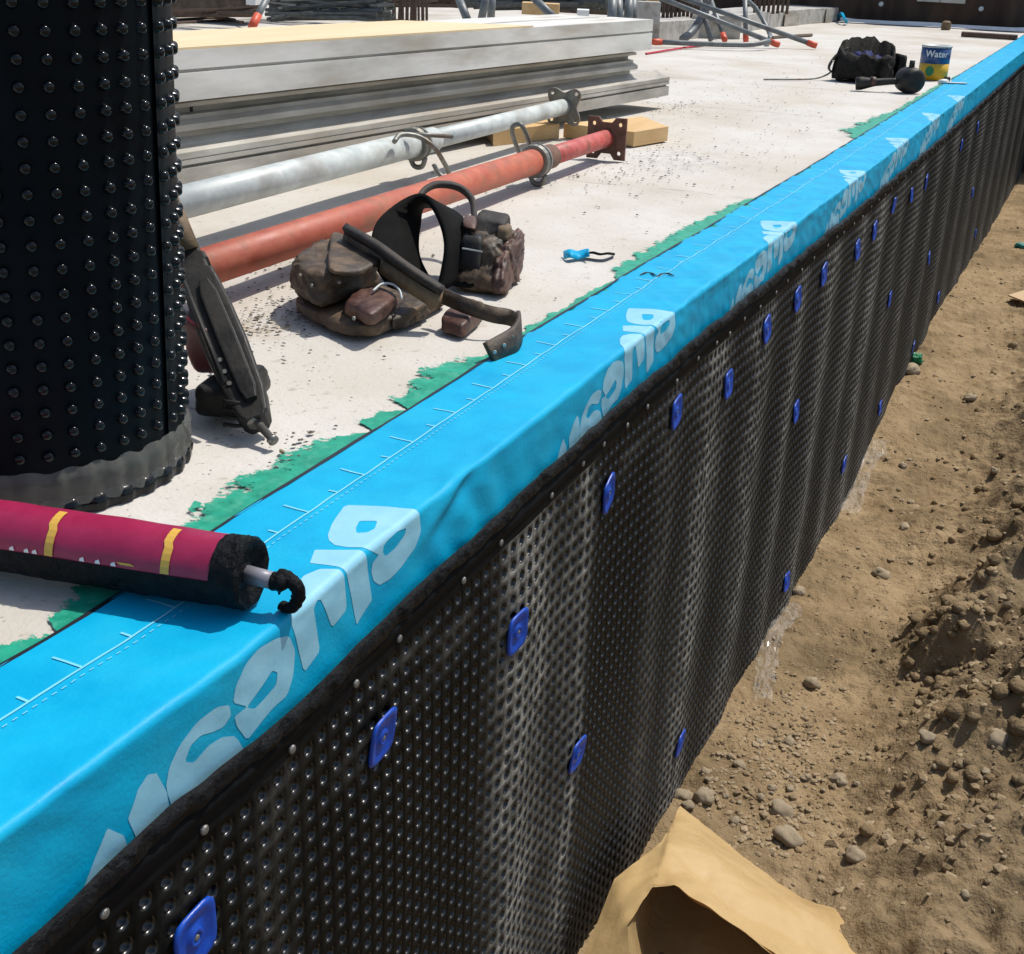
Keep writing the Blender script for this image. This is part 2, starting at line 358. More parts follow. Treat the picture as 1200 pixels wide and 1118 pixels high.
# ------------------------------------------------------------------ ground
_gx = [-3, 1.5, 2.06, 2.35, 3, 3.8, 4.4, 6, 8.1, 12.5, 20]
_gz = [-1.05, -1.05, -1.09, -1.075, -1.095, -1.12, -1.03, -.99, -1.10, -1.17, -1.17]
def ground_z(x, y, fine=True):
    x = np.asarray(x, float); y = np.asarray(y, float)
    near = np.clip(1-np.abs(YW-y)/1.2, 0, 1)
    z = np.interp(x, _gx, _gz)*near+(-1.08)*(1-near)
    st = np.clip((.26-y+.08*vn(x*2.2, y*0+2))/.55, 0, 1); st = st*st*(3-2*st)
    z = z+.17*st*np.clip(1-(x-4.2)/3, .25, 1)*(1+.35*vn(x*1.6, y*1.6))
    def lump(cx, cy, h, rx, ry, steep=1.0):
        dx = (x-cx); dx = np.where(dx < 0, dx*steep, dx)
        return h*np.clip(1.25*np.exp(-((dx/rx)**2+((y-cy)/ry)**2)), 0, 1)
    xr, yr = x, y; x = x+.05*fbm(xr*7, yr*7, 3); y = y+.05*fbm(xr*7+9, yr*7+4, 3)
    z = z+lump(2.78, .06, .11, .16, .12, 2.4)+lump(3.0, -.02, .08, .15, .1, 2.0)+lump(3.1, -.13, .10, .2, .12, 3)+lump(2.35, -.12, .07, .14, .1, 2.5)+lump(2.55, -.2, .09, .12, .1, 3)
    z = z-.015*np.exp(-(((x-2.60)/.10)**2+((y-.11)/.09)**2))
    z = z+lump(2.25, .05, .03, .1, .08, 2)+lump(3.6, .2, .03, .25, .1, 2)+lump(3.5, -.15, .06, .2, .14, 2)
    x, y = xr, yr
    rough = .5+1.1*np.clip((.24-y)/.25, 0, 1)
    z = z+.022*rough*fbm(x*3.1, y*3.1, 3)
    if fine:
        z = z+.013*rough*fbm(x*11, y*11, 4, .6)+.004*rough*np.abs(vn(x*60, y*60))+.003*vn(x*110, y*110)
        z = z+.006*np.clip(vn(x*38+3, y*38)-.25, 0, 1)
        z = z+rough*(.018*np.clip(vn(x*13+5, y*13)-.2, 0, 1)+.012*np.clip(vn(x*24, y*24+3)-.15, 0, 1))
    return z
def gaxis(a, b, n, far_lo, far_hi):
    core = np.linspace(a, b, n); lo = a-np.geomspace(.02, a-far_lo, 24)[::-1]; hi = b+np.geomspace(.02, far_hi-b, 24)
    return np.concatenate([lo, core, hi])
xs = np.concatenate([1.15-np.geomspace(.02, 60, 26)[::-1], np.arange(1.15, 4.2, .0075), np.geomspace(4.2, 9.0, 330), 9+np.geomspace(.06, 110, 40)])
ys = gaxis(-.75, .56, 190, -90, 90)
GX, GY = np.meshgrid(xs, ys, indexing='ij'); GZ = ground_z(GX, GY)
farm = (np.abs(GY) > 3) | (GX > 16) | (GX < -3); GZ = np.where(farm, -1.1+.0*GZ, GZ)
GZ = np.where(GY > .58, np.minimum(GZ, -1.0), GZ)
nx, ny = GX.shape; idx = np.arange(nx*ny).reshape(nx, ny)
Q = np.stack([idx[:-1, :-1], idx[1:, :-1], idx[1:, 1:], idx[:-1, 1:]], -1).reshape(-1, 4)
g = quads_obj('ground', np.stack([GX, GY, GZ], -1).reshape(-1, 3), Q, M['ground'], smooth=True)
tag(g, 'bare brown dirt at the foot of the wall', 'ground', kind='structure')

# ------------------------------------------------------------------ concrete slab
def slab_mat():
    m = M['concrete']; n = m.node_tree.nodes; l = m.node_tree.links; p = n['Principled BSDF']
    src = p.inputs['Base Color'].links[0].from_socket; tc = n.new('ShaderNodeTexCoord')
    sp = n.new('ShaderNodeSeparateXYZ'); l.new(tc.outputs['Object'], sp.inputs[0])
    nz = n.new('ShaderNodeTexNoise'); nz.inputs['Scale'].default_value = 3; nz.inputs['Detail'].default_value = 8; l.new(tc.outputs['Object'], nz.inputs['Vector'])
    brk = n.new('ShaderNodeTexNoise'); brk.inputs['Scale'].default_value = 7; brk.inputs['Detail'].default_value = 4; l.new(tc.outputs['Object'], brk.inputs['Vector'])
    brm = n.new('ShaderNodeMapRange'); brm.inputs[1].default_value = .42; brm.inputs[2].default_value = .5; l.new(brk.outputs[0], brm.inputs[0])
    last = src
    for x0, wd in ((1.06, .003), (2.76, .004), (4.45, .005), (5.45, .006), (6.6, .008), (8.3, .008)):   # shrinkage cracks across the slab
        a = n.new('ShaderNodeMath'); a.operation = 'MULTIPLY_ADD'; a.inputs[1].default_value = .12; l.new(nz.outputs[0], a.inputs[0]); l.new(sp.outputs[0], a.inputs[2])
        b = n.new('ShaderNodeMath'); b.operation = 'SUBTRACT'; b.inputs[1].default_value = x0+.06; l.new(a.outputs[0], b.inputs[0])
        c = n.new('ShaderNodeMath'); c.operation = 'ABSOLUTE'; l.new(b.outputs[0], c.inputs[0])
        d = n.new('ShaderNodeMapRange'); d.inputs[1].default_value = wd; d.inputs[2].default_value = wd*.4; d.inputs[4].default_value = .6; l.new(c.outputs[0], d.inputs[0])
        e = n.new('ShaderNodeMath'); e.operation = 'MULTIPLY'; l.new(d.outputs[0], e.inputs[0]); l.new(brm.outputs[0], e.inputs[1])
        x = n.new('ShaderNodeMix'); x.data_type = 'RGBA'; l.new(e.outputs[0], x.inputs[0]); l.new(last, x.inputs[6]); x.inputs[7].default_value = (.13, .11, .09, 1); last = x.outputs[2]
    # straw coloured stain and grey dust patches
    for (cx_, cy_, r_, colr, amt) in ((1.36, 1.02, .10, (.36, .27, .15), .8), (3.2, 1.0, .35, (.36, .34, .31), .75), (4.4, 1.05, .4, (.40, .38, .35), .6), (1.9, 1.25, .4, (.42, .39, .34), .6), (1.45, 1.05, .25, (.38, .34, .28), .5)):
        cb = n.new('ShaderNodeCombineXYZ'); cb.inputs[0].default_value = cx_; cb.inputs[1].default_value = cy_
        dd = n.new('ShaderNodeVectorMath'); dd.operation = 'DISTANCE'; l.new(tc.outputs['Object'], dd.inputs[0]); l.new(cb.outputs[0], dd.inputs[1])
        fa = n.new('ShaderNodeMapRange'); fa.inputs[1].default_value = r_; fa.inputs[2].default_value = 0; fa.inputs[4].default_value = amt; l.new(dd.outputs['Value'], fa.inputs[0])
        nn = n.new('ShaderNodeTexNoise'); nn.inputs['Scale'].default_value = 22; nn.inputs['Detail'].default_value = 9; nn.inputs['Roughness'].default_value = .75; l.new(tc.outputs['Object'], nn.inputs['Vector'])
        nm = n.new('ShaderNodeMapRange'); nm.inputs[1].default_value = .44; nm.inputs[2].default_value = .62; l.new(nn.outputs[0], nm.inputs[0])
        e = n.new('ShaderNodeMath'); e.operation = 'MULTIPLY'; l.new(fa.outputs[0], e.inputs[0]); l.new(nm.outputs[0], e.inputs[1])
        x = n.new('ShaderNodeMix'); x.data_type = 'RGBA'; l.new(e.outputs[0], x.inputs[0]); l.new(last, x.inputs[6]); x.inputs[7].default_value = (*colr, 1); last = x.outputs[2]
    for sc_, lo_, hi_, colr in ((140, .66, .72, (.22, .19, .155)), (38, .64, .74, (.36, .32, .26))):
        nn = n.new('ShaderNodeTexNoise'); nn.inputs['Scale'].default_value = sc_; nn.inputs['Detail'].default_value = 3; l.new(tc.outputs['Object'], nn.inputs['Vector'])
        nm = n.new('ShaderNodeMapRange'); nm.inputs[1].default_value = lo_; nm.inputs[2].default_value = hi_; nm.inputs[4].default_value = .7; l.new(nn.outputs[0], nm.inputs[0])
        x = n.new('ShaderNodeMix'); x.data_type = 'RGBA'; l.new(nm.outputs[0], x.inputs[0]); l.new(last, x.inputs[6]); x.inputs[7].default_value = (*colr, 1); last = x.outputs[2]
    l.new(last, p.inputs['Base Color'])
slab_mat()
xs = np.concatenate([[-1.5], np.arange(-.5, 5, .05), np.arange(5, 22, .25)]); yo = np.concatenate([[0, .03], np.arange(.05, 2, .05), np.arange(2, 12.2, .4)])
V = []; 
for x in xs:
    y0 = float(ridge_y(x))+.004
    V.append((x, y0+.002, -1.4)); V.append((x, y0+.002, -.024))
    for d in yo: V.append((x, y0+d+.018*(d == 0), 0 if d < .2 else float(.004*fbm(x*1.3, (y0+d)*1.3, 3)*min(1, (d-.2)/.5)-.002)))
k = len(yo)+2
F = [[i*k+j, (i+1)*k+j, (i+1)*k+j+1, i*k+j+1] for i in range(len(xs)-1) for j in range(k-1)]
slab = obj('concrete_slab', V, F, M['concrete'], smooth=False); tag(slab, 'pale poured concrete slab beside the black clad wall', 'slab', kind='structure')
# green primer brushed along the inner edge of the membrane
V = []; F = []
for i, x in enumerate(np.arange(-.3, 7.5, .0022)):
    wd = np.interp(x, [-.3, .5, .56, .60, .63, .70, .76, .80, .9, 1.0, 1.06, 1.09, 1.11, 1.15, 1.17, 1.20, 1.30, 1.38, 1.42, 1.5, 1.8, 1.88, 1.95, 2.3, 2.7, 2.8, 3.9, 4.1, 4.6, 4.8, 6, 7, 9],
                   [.03, .034, .040, .004, .030, .040, .016, .032, .040, .034, .030, .002, .028, .028, .001, .034, .040, .030, .006, .012, .014, .004, .028, .034, .020, .002, .002, .06, .04, .02, .02, .0, .0])
    wd = max(.0006, wd*(1.45+.25*float(vn(x*30, 2.)))+.006*float(vn(x*60, 4.))*min(1, wd/.02))
    y0 = float(ridge_y(x))+TOPW-.008
    for d in (0, .5, 1): V.append((x+.003*d*vn(x*50, 1), y0+.008+(wd)*d if d else y0, .0022))
n_ = len(V)//3
F = [[i*3+j, i*3+3+j, i*3+4+j, i*3+1+j] for i in range(n_-1) for j in range(2)]
gp = obj('green_primer', V, F, M['green'], slab)
ga = gp.data.attributes.new('reach', 'FLOAT', 'POINT'); ga.data.foreach_set('value', [ (0., .55, 1.)[i % 3] for i in range(len(V))])
def brush():
    n = M['green'].node_tree.nodes; l = M['green'].node_tree.links; p = n['Principled BSDF']; o = n['Material Output']
    a = n.new('ShaderNodeAttribute'); a.attribute_name = 'reach'; tc = n.new('ShaderNodeTexCoord')
    mp = n.new('ShaderNodeMapping'); mp.inputs['Scale'].default_value = (1.2, .8, 1); mp.inputs['Rotation'].default_value = (0, 0, .5); l.new(tc.outputs['Object'], mp.inputs[0])
    q = n.new('ShaderNodeTexNoise'); q.inputs['Scale'].default_value = 130; q.inputs['Detail'].default_value = 6; q.inputs['Roughness'].default_value = .7; l.new(mp.outputs[0], q.inputs['Vector'])
    q2 = n.new('ShaderNodeTexNoise'); q2.inputs['Scale'].default_value = 30; q2.inputs['Detail'].default_value = 3; l.new(tc.outputs['Object'], q2.inputs['Vector'])
    ad = n.new('ShaderNodeMath'); ad.operation = 'ADD'; l.new(q.outputs[0], ad.inputs[0]); l.new(q2.outputs[0], ad.inputs[1])
    su = n.new('ShaderNodeMath'); su.operation = 'MULTIPLY_ADD'; su.inputs[1].default_value = -.75; l.new(a.outputs['Fac'], su.inputs[0]); l.new(ad.outputs[0], su.inputs[2])
    r = n.new('ShaderNodeMapRange'); r.inputs[1].default_value = .34; r.inputs[2].default_value = .42; l.new(su.outputs[0], r.inputs[0])
    t = n.new('ShaderNodeBsdfTransparent'); mx = n.new('ShaderNodeMixShader'); l.new(r.outputs[0], mx.inputs[0]); l.new(t.outputs[0], mx.inputs[1]); l.new(p.outputs[0], mx.inputs[2]); l.new(mx.outputs[0], o.inputs[0])
brush()

# ------------------------------------------------------------------ blue self-adhesive membrane over the edge
mem = thing('blue_membrane', (0, YW, 0), 'bright blue printed waterproofing sheet folded over the edge of the concrete slab', 'membrane')
xs = np.concatenate([np.arange(-.3, 2.4, .004), np.geomspace(2.4, 12.6, 700)])
ts = np.concatenate([np.linspace(TOPW, .072, 20), np.arange(.070, -.1, -.002)])
X, T = np.meshgrid(xs, ts, indexing='ij')
T2 = T.copy(); T2[:, 0] += .0015*vn(xs*9, 0*xs)
idx = np.arange(X.size).reshape(X.shape)
Q = np.stack([idx[:-1, :-1], idx[:-1, 1:], idx[1:, 1:], idx[1:, :-1]], -1).reshape(-1, 4)
quads_obj('sheet', surf(X, T2).reshape(-1, 3), Q, M['blue'], mem, smooth=True)
V = []; 
for x in np.arange(-.3, 12.6, .01):
    y0 = float(ridge_y(x))+TOPW+.0012*float(vn(x*9, 0)); wd = .0035+.0012*float(vn(x*17, 5))
    V += [(x, y0-.001, .0046), (x, y0+wd, .0044), (x, y0+wd+.001, .0003)]
n_ = len(V)//3
obj('black_edge', V, [[i*3+j, i*3+3+j, i*3+4+j, i*3+1+j] for i in range(n_-1) for j in range(2)], M['black_edge'], mem)

GLYPH = {
  'B': ([(0.9067, 0.067), (0.92, 0.0349), (0.9308, 0.0012), (0.9329, -0.0214), (0.9202, -0.035), (0.8973, -0.0427), (0.872, -0.0465), (0.8549, -0.044), (0.8443, -0.0347), (0.8404, -0.0239), (0.8424, -0.0152), (0.8531, -0.0119), (0.8372, 0.0001), (0.8297, 0.0166), (0.8282, 0.029), (0.8343, 0.0389), (0.8442, 0.0463), (0.8651, 0.055)], [[(0.8821, 0.0359), (0.8903, 0.0211), (0.8749, 0.0149), (0.8645, 0.0165), (0.8586, 0.0244), (0.8665, 0.0303)], [(0.8696, -0.0047), (0.8881, -0.0034), (0.9059, -0.0075), (0.902, -0.0134), (0.8836, -0.0187), (0.865, -0.0187), (0.8603, -0.0124), (0.8623, -0.0067)]]),
  'l': ([(0.8122, 0.0405), (0.8301, 0.0035), (0.8403, -0.0523), (0.8125, -0.0643), (0.7941, 0.0005), (0.7882, 0.031)], []),
  'u': ([(0.745, 0.0197), (0.7662, 0.0239), (0.7821, 0.0174), (0.7904, 0.0022), (0.7944, -0.0383), (0.7688, -0.0433), (0.751, -0.0068), (0.7451, -0.0045), (0.7388, -0.0093), (0.7483, -0.055), (0.7217, -0.0617), (0.7054, -0.0033), (0.7212, 0.0101)], []),
  'e': ([(0.6246, -0.0327), (0.6291, -0.0197), (0.6415, -0.0087), (0.6611, -0.0045), (0.683, -0.0077), (0.7017, -0.0151), (0.7099, -0.0341), (0.7056, -0.0542), (0.6946, -0.0679), (0.6736, -0.0677), (0.6556, -0.072), (0.6388, -0.076), (0.6273, -0.0558), (0.625, -0.0451), (0.641, -0.0456)], [[(0.6400, -0.0462), (0.6600, -0.0400), (0.6763, -0.0335), (0.6832, -0.0390), (0.6800, -0.0490), (0.6640, -0.0525), (0.6500, -0.0535)]]),
  's': ([(0.5479, -0.0605), (0.5532, -0.0465), (0.5657, -0.0342), (0.5855, -0.0262), (0.607, -0.0261), (0.6205, -0.0321), (0.6215, -0.0424), (0.6128, -0.0477), (0.601, -0.0448), (0.5879, -0.0395), (0.5762, -0.041), (0.5693, -0.0513), (0.5781, -0.0577), (0.5943, -0.0526), (0.61, -0.055), (0.6257, -0.0634), (0.64, -0.095), (0.6117, -0.098), (0.58, -0.098), (0.5555, -0.098)], []),
  'k': ([(0.5329, -0.0386), (0.5411, -0.0427), (0.5485, -0.0640), (0.5500, -0.098), (0.520, -0.098), (0.5095, -0.0600), (0.5218, -0.0439)], []),
  'i': ([(0.4905, -0.0541), (0.5040, -0.070), (0.510, -0.098), (0.455, -0.098)], [])}
def chaikin(L, n=1, q_=.2):
    for _ in range(n):
        o = []
        for i in range(len(L)):
            a = np.array(L[i]); b = np.array(L[(i+1) % len(L)]); o += [tuple((1-q_)*a+q_*b), tuple(q_*a+(1-q_)*b)]
        L = o
    return L
def decal(name, outer, holes, dx, mat, par, off=.0003, cut=True):
    bm = poly_fill([(p[0]+dx, p[1]) for p in outer], [[(p[0]+dx, p[1]) for p in h] for h in holes])
    if cut:
        tl = np.arange(-.1, .072, .002)
        for t in tl: bmesh.ops.bisect_plane(bm, geom=bm.verts[:]+bm.edges[:]+bm.faces[:], plane_co=(0, t, 0), plane_no=(0, 1, 0))
        x0 = min(v.co.x for v in bm.verts); x1 = max(v.co.x for v in bm.verts)
        for t in np.arange(x0+.004, x1, .004): bmesh.ops.bisect_plane(bm, geom=bm.verts[:]+bm.edges[:]+bm.faces[:], plane_co=(t, 0, 0), plane_no=(1, 0, 0))
    bm.verts.index_update()
    P = surf(np.array([v.co.x for v in bm.verts]), np.array([v.co.y for v in bm.verts]), off)
    F = [[v.index for v in f.verts] for f in bm.faces]
    for i, f in enumerate(F):       # keep normals outward
        a, b, c = P[f[0]], P[f[1]], P[f[2]]; nn = np.cross(b-a, c-a)
        if nn[2]-nn[1] < 0: F[i] = f[::-1]
    bm.free(); return obj(name, P, F, mat, par, smooth=True)
for wi, dx in enumerate((0, .812, 1.588, 2.367, 3.08, 3.85, 4.6)):
    for ch, (o_, h_) in GLYPH.items():
        decal('printed_letter', chaikin(o_, 1, .04 if ch in 'lki' else .09 if ch in 'uB' else .14), [chaikin(h, 1, .12) for h in h_], dx, M['print'], mem)
def strip(x0, x1, t0, t1, mb, n=2):
    xx = np.linspace(x0, x1, n); P = []
    for x in xx: P += [surf(x, t1, .0008), surf(x, t0, .0008)]
    mb.add(P, [[2*i, 2*i+1, 2*i+3, 2*i+2] for i in range(n-1)])
ln = MB(); strip(-.3, 8, .0865, .0885, ln, 1200); ln.build('ruled_line', M['print_line'], mem)
for i, x in enumerate(np.arange(.57-.102*8, 4.5, .051)):
    L_ = .028 if i % 2 == 0 else .010
    tt = np.linspace(.0885, .0885+L_, 5); wd = .0012
    P = []
    for t in tt: P += [surf(x+wd, t, .0008), surf(x-wd, t, .0008)]
    obj('tick_mark', P, [[2*j, 2*j+1, 2*j+3, 2*j+2][::-1] for j in range(4)], M['print_line'], mem)
dt = MB()
for x in np.arange(.2, 2.4, .009): strip(x, x+.0045, .0795, .0805, dt)
dt.build('dotted_line', M['print_line'], mem)['kind'] = 'stuff'

# scribbled marker on the sheet
sc = MB()
pts = [at(750, 322, .005), at(760, 319, .005), at(770, 324, .005), at(778, 320, .005), at(790, 323, .005)]
for a in range(4):
    p, q = pts[a], pts[a+1]
    sc.add(*tube([p, (p+q)/2+np.array([0, 0, .001]), q], [.0007, .0017, .0006], 5))
sc.build('marker_scrawl', M['black_edge'], mem)

# ------------------------------------------------------------------ dimple membrane on the wall
RIP = [(.55, .05, .004), (.83, .07, .004), (1.16, .055, .010), (1.40, .05, .007), (1.72, .08, .006), (1.98, .07, .010), (2.32, .08, .008), (2.62, .08, .011), (2.93, .09, .012), (3.3, .1, .010), (3.62, .11, .013), (4.0, .12, .011), (4.4, .13, .014), (4.9, .14, .012), (5.45, .16, .015), (6.0, .17, .013), (6.6, .2, .016), (7.2, .2, .014), (7.85, .24, .017), (8.6, .26, .015), (9.35, .3, .018), (10.2, .3, .018), (11.2, .3, .018), (12.2, .3, .018)]
def wall_y(x, z):
    x = np.asarray(x, float); z = np.asarray(z, float)
    r = np.zeros(np.broadcast(x, z).shape)
    for c_, wd, h in RIP: r = r+h*(.75 if c_ < 3 else .55)*np.exp(-((x-c_-.012*z+.02*vn(z*2.5+c_*7, z*0+c_))/wd)**2)
    k = np.clip((-z-.09)/.16, 0, 1)
    return ridge_y(x)-.007-r*k-.0035*vn(x*6, z*3)*k
PT = .0225
cxs = np.arange(-.3, 12.6, PT); czs = np.arange(-.128, -1.18, -PT)
CXm, CZm = np.meshgrid(cxs, czs, indexing='ij'); cc = np.stack([CXm.ravel(), CZm.ravel()], -1); N = len(cc)
hf = PT/2
sq = np.array([(hf, 0), (hf, hf), (0, hf), (-hf, hf), (-hf, 0), (-hf, -hf), (0, -hf), (hf, -hf)])
an = np.arange(8)*math.pi/4; ring = np.stack([np.cos(an), np.sin(an)], -1)
loc = np.concatenate([sq, ring*.0074, ring*.0068, ring*.0040]); dep = np.concatenate([np.zeros(8), np.zeros(8), np.full(8, .0030), np.full(8, .0075)])
XX = cc[:, None, 0]+loc[None, :, 0]; ZZ = cc[:, None, 1]+loc[None, :, 1]
jit = 1+.12*(RNG.random((N, 1))-.5)
YY = wall_y(XX, ZZ)+dep[None]*jit
V = np.stack([XX, YY, ZZ], -1).reshape(-1, 3)
q = []
for lay in range(3):
    for k in range(8): k2 = (k+1) % 8; q.append([lay*8+k, lay*8+k2, lay*8+8+k2, lay*8+8+k])
q += [[24, 25, 26, 27], [24, 27, 28, 31], [28, 29, 30, 31]]
q = np.array(q)[:, ::-1]
# orientation: faces must look towards -y
Q = (np.arange(N)[:, None, None]*32+q[None]).reshape(-1, 4)
def dust_sheen_f(x, z):  # pale bands: real dust, and sheen of the ripples put into the colour
    d = np.zeros_like(x)
    for c_, wd, h in ((1.17, .05, 1.0), (1.24, .045, .7), (1.39, .025, .8), (1.33, .04, .35), (1.75, .06, .25), (.66, .03, .12), (1.99, .075, .8), (2.32, .08, .6), (2.64, .07, .55), (2.97, .09, .7), (3.32, .08, .5), (3.64, .10, .75), (4.0, .1, .4), (4.4, .1, .45), (4.9, .1, .4), (5.45, .13, .45), (6., .13, .4), (6.6, .15, .45), (7.2, .16, .4), (7.85, .2, .45), (8.6, .2, .4), (9.35, .24, .45), (10.3, .3, .4), (11.3, .3, .4)):
        d = d+h*np.exp(-((x-c_-.02*z+.012*vn(z*7+c_*9, z*0))/wd)**2)
    d = d*(1+.5*vn(x*30, z*14))+.015+.03*vn(x*4, z*4)+.05*np.clip((x-1.15)/1.2, 0, 1)
    low = np.clip((z+.06-(-1.08))/-.0-0, 0, 0)
    d = d+.35*np.exp(-(z+1.08)/.10)*(.6+.4*vn(x*7, z*9))+.35*np.exp(-((z+.16)/.03)**2)*np.clip(vn(x*9, z*30)-.1, 0, 1)
    return np.clip(d, 0, 1)
du = dust_sheen_f(XX, ZZ)*np.where(dep[None] > .005, .12, np.where(dep[None] > 0, .3, 1.0))
dm = thing('dimple_membrane', (0, YW, -1.1), 'black dimpled drainage sheet nailed over the foundation wall', 'drainage sheet')
quads_obj('dimple_sheet', V, Q, [M['dimple'], M['pit']], dm, mi=np.tile([0]*8+[1]*19, N), attr={'dust_sheen': du.ravel()}, smooth=True)
# flat upper margin of the sheet
xs = np.arange(-.3, 12.61, .015); zs = np.linspace(-.128+hf, -.083, 9)
X, Z = np.meshgrid(xs, zs, indexing='ij'); Y = wall_y(X, Z)-.0045*np.exp(-((Z+.094)/.006)**2)
idx = np.arange(X.size).reshape(X.shape); Q = np.stack([idx[:-1, :-1], idx[1:, :-1], idx[1:, 1:], idx[:-1, 1:]], -1).reshape(-1, 4)
quads_obj('flat_margin', np.stack([X, Y, Z], -1).reshape(-1, 3), Q, M['plastic'], dm, smooth=True)
# crinkled mastic tape that seals the top of the sheet against the blue membrane
xs = np.concatenate([np.arange(-.3, 2.6, .004), np.geomspace(2.6, 12.6, 500)]); us = np.linspace(0, 1, 16)
X, U = np.meshgrid(xs, us, indexing='ij'); BZ = border_z(X)
low = BZ-.019+.002*vn(X*9, 0*X+1)+.004*np.clip(vn(X*5, 0*X+6)-.3, 0, 1)
farw = np.clip((X-1.3)/.8, 0, 1); BZ = BZ+farw*(.003*vn(X*22, 0*X+2)+.003*np.abs(vn(X*55, 0*X)))
Z = BZ*(1-U)+low*U
bul = np.sin(np.pi*np.clip(U, 0, 1))**.5
Y = wall_y(X, Z)-.001-.0055*bul-.0022*bul*fbm(X*70, Z*70, 3)-.004*farw*bul*np.abs(vn(X*30, Z*40))
idx = np.arange(X.size).reshape(X.shape); Q = np.stack([idx[:-1, :-1], idx[:-1, 1:], idx[1:, 1:], idx[1:, :-1]], -1).reshape(-1, 4)
quads_obj('mastic_tape', np.stack([X, Y, Z], -1).reshape(-1, 3), Q, M['mastic'], dm, smooth=True)
# nails of the upper margin
nV, nF = lathe([(.0038, -.004), (.0042, .0006), (.0034, .0016), (.0015, .0021)], (0, 0, 0), (0, -1, 0), 10)
nme = bpy.data.meshes.new('nail'); nme.from_pydata([tuple(p) for p in nV], [], nF); nme.materials.append(M['nail'])
def put(me, name, p, par, rot=None, sc=None):
    o = bpy.data.objects.new(name, me); C.objects.link(o); o.parent = par; o.location = tuple(np.asarray(p)-world_origin(par))
    if rot is not None: o.rotation_euler = rot
    if sc is not None: o.scale = sc
    return o
x = .305
while x < 6.2:
    z = -.107+.004*random.uniform(-1, 1); put(nme, 'nail', (x, float(wall_y(x, z))-.001, z), dm); x += .11+random.uniform(-.035, .04)
# blue plugs: rounded square dish with a nail in the middle
def plug_mesh():
    V = []; F = []; n = 28
    def rr(k, s, pw): 
        t = 2*math.pi*k/n; c_, s_ = math.cos(t), math.sin(t); q_ = (abs(c_)**pw+abs(s_)**pw)**(-1/pw); return s*q_*c_, s*q_*s_*1.1
    prof = [(.0225, .000, 5), (.0228, -.0022, 5), (.0205, -.0034, 4.5), (.0175, -.0022, 4), (.013, -.0005, 3), (.0085, -.0003, 2), (.0070, -.0030, 2), (.0042, -.0036, 2), (.0036, -.0016, 2)]
    for s, d, pw in prof:
        for k in range(n):
            a, b = rr(k, s, pw); V.append((a, d, b+.12*a))
    for i in range(len(prof)-1):
        for k in range(n): k2 = (k+1) % n; F.append([i*n+k, i*n+k2, i*n+n+k2, i*n+n+k])
    F.append([(len(prof)-1)*n+k for k in range(n)])
    me = bpy.data.meshes.new('fixing_plug'); me.from_pydata(V, [], F); me.materials.append(M['plug']); me.polygons.foreach_set('use_smooth', [True]*len(F)); return me
pme = plug_mesh()
PL = [(.55, -.192), (.834, -.192), (1.145, -.239), (1.462, -.187), (1.384, -.57), (1.979, -.932), (1.751, -.16), (2.068, -.209), (2.302, -.165), (2.571, -.167), (2.838, -.17), (3.244, -.191), (2.728, -.474), (2.868, -.99), (3.551, -.909), (4.27, -.956), (3.507, -.188), (3.822, -.168), (4.041, -.507), (5.092, -.582), (5.779, -.9), (5.005, -.93), (4.208, -.197), (4.529, -.201), (.62, -.62), (.45, -.95), (1.15, -.95), (6.6, -.55), (7.4, -.9), (5.6, -.2), (6.3, -.2)]
for i, (x, z) in enumerate(PL):
    o = put(pme, 'fixing_plug', (x, float(wall_y(x, z))-.003, z), dm, (random.uniform(-.1, .1), random.uniform(-.25, .25), float(wall_y(x+.02, z)-wall_y(x-.02, z))/.04))
    nl = bpy.data.objects.new('nail', nme); C.objects.link(nl); nl.parent = o; nl.location = (0, -.0022, 0); nl.scale = (.7, .7, .7)

# ------------------------------------------------------------------ standing roll of dimple membrane
RC = np.array([.856, .923, 0]); RR = .15; LEAN = .043*np.array([.42, -.906, 0])
roll = thing('membrane_roll', RC, 'tall standing roll of black dimple sheet with domes outward, beside the blue edge', 'roll')
TH0 = math.radians(-78)          # free edge of the outer turn
def rp(th, z, r): return RC+LEAN*z+np.array([r*math.cos(th), r*math.sin(th), z])
def rrad(th):                     # outer turn starts at TH0 and is one sheet thickness higher
    f = ((th-TH0) % (2*math.pi))/(2*math.pi); return RR-.003*f
H_R = 1.05
mb = MB(); n = 121; V = []
for i in range(n):
    th = TH0+2*math.pi*i/(n-1)*.9999
    for z in (.0, .05, .2, .4, .6, .8, H_R): V.append(rp(th, z, rrad(th)+.0009*math.sin(th*9+z*5)))
F = [[i*7+j, i*7+7+j, i*7+8+j, i*7+1+j] for i in range(n-1) for j in range(6)]
obj('rolled_sheet', V, F, M['roll_plastic'], roll, smooth=True)
mb = MB(); dpv = .0216; nc = int(2*math.pi*RR/.0238); dth = 2*math.pi/nc
for c_ in range(nc):
    th = TH0-.10-c_*dth+.012*mnoise.noise(Vector((c_*1.7, 0, 0)))
    for rw in range(int((H_R-.06)/dpv)):
        z = .060+rw*dpv+.0006*mnoise.noise(Vector((rw*.4, c_*.4, 0))); r0 = rrad(th); P = []; 
        er = np.array([math.cos(th), math.sin(th), 0]); et = np.array([-math.sin(th), math.cos(th), 0]); cpt = rp(th, z, r0)
        for rad, hh in ((.0060, -.001), (.0048, .0030), (.0037, .0045), (.0017, .0051)):
            for k in range(10):
                t = 2*math.pi*k/10; P.append(cpt+er*hh+rad*(math.cos(t)*et+math.sin(t)*np.array([0, 0, 1.])))
        Fq = [[i*10+k, i*10+(k+1) % 10, i*10+10+(k+1) % 10, i*10+10+k] for i in range(3) for k in range(10)]+[[30+k for k in range(10)]]
        mb.add(P, Fq)
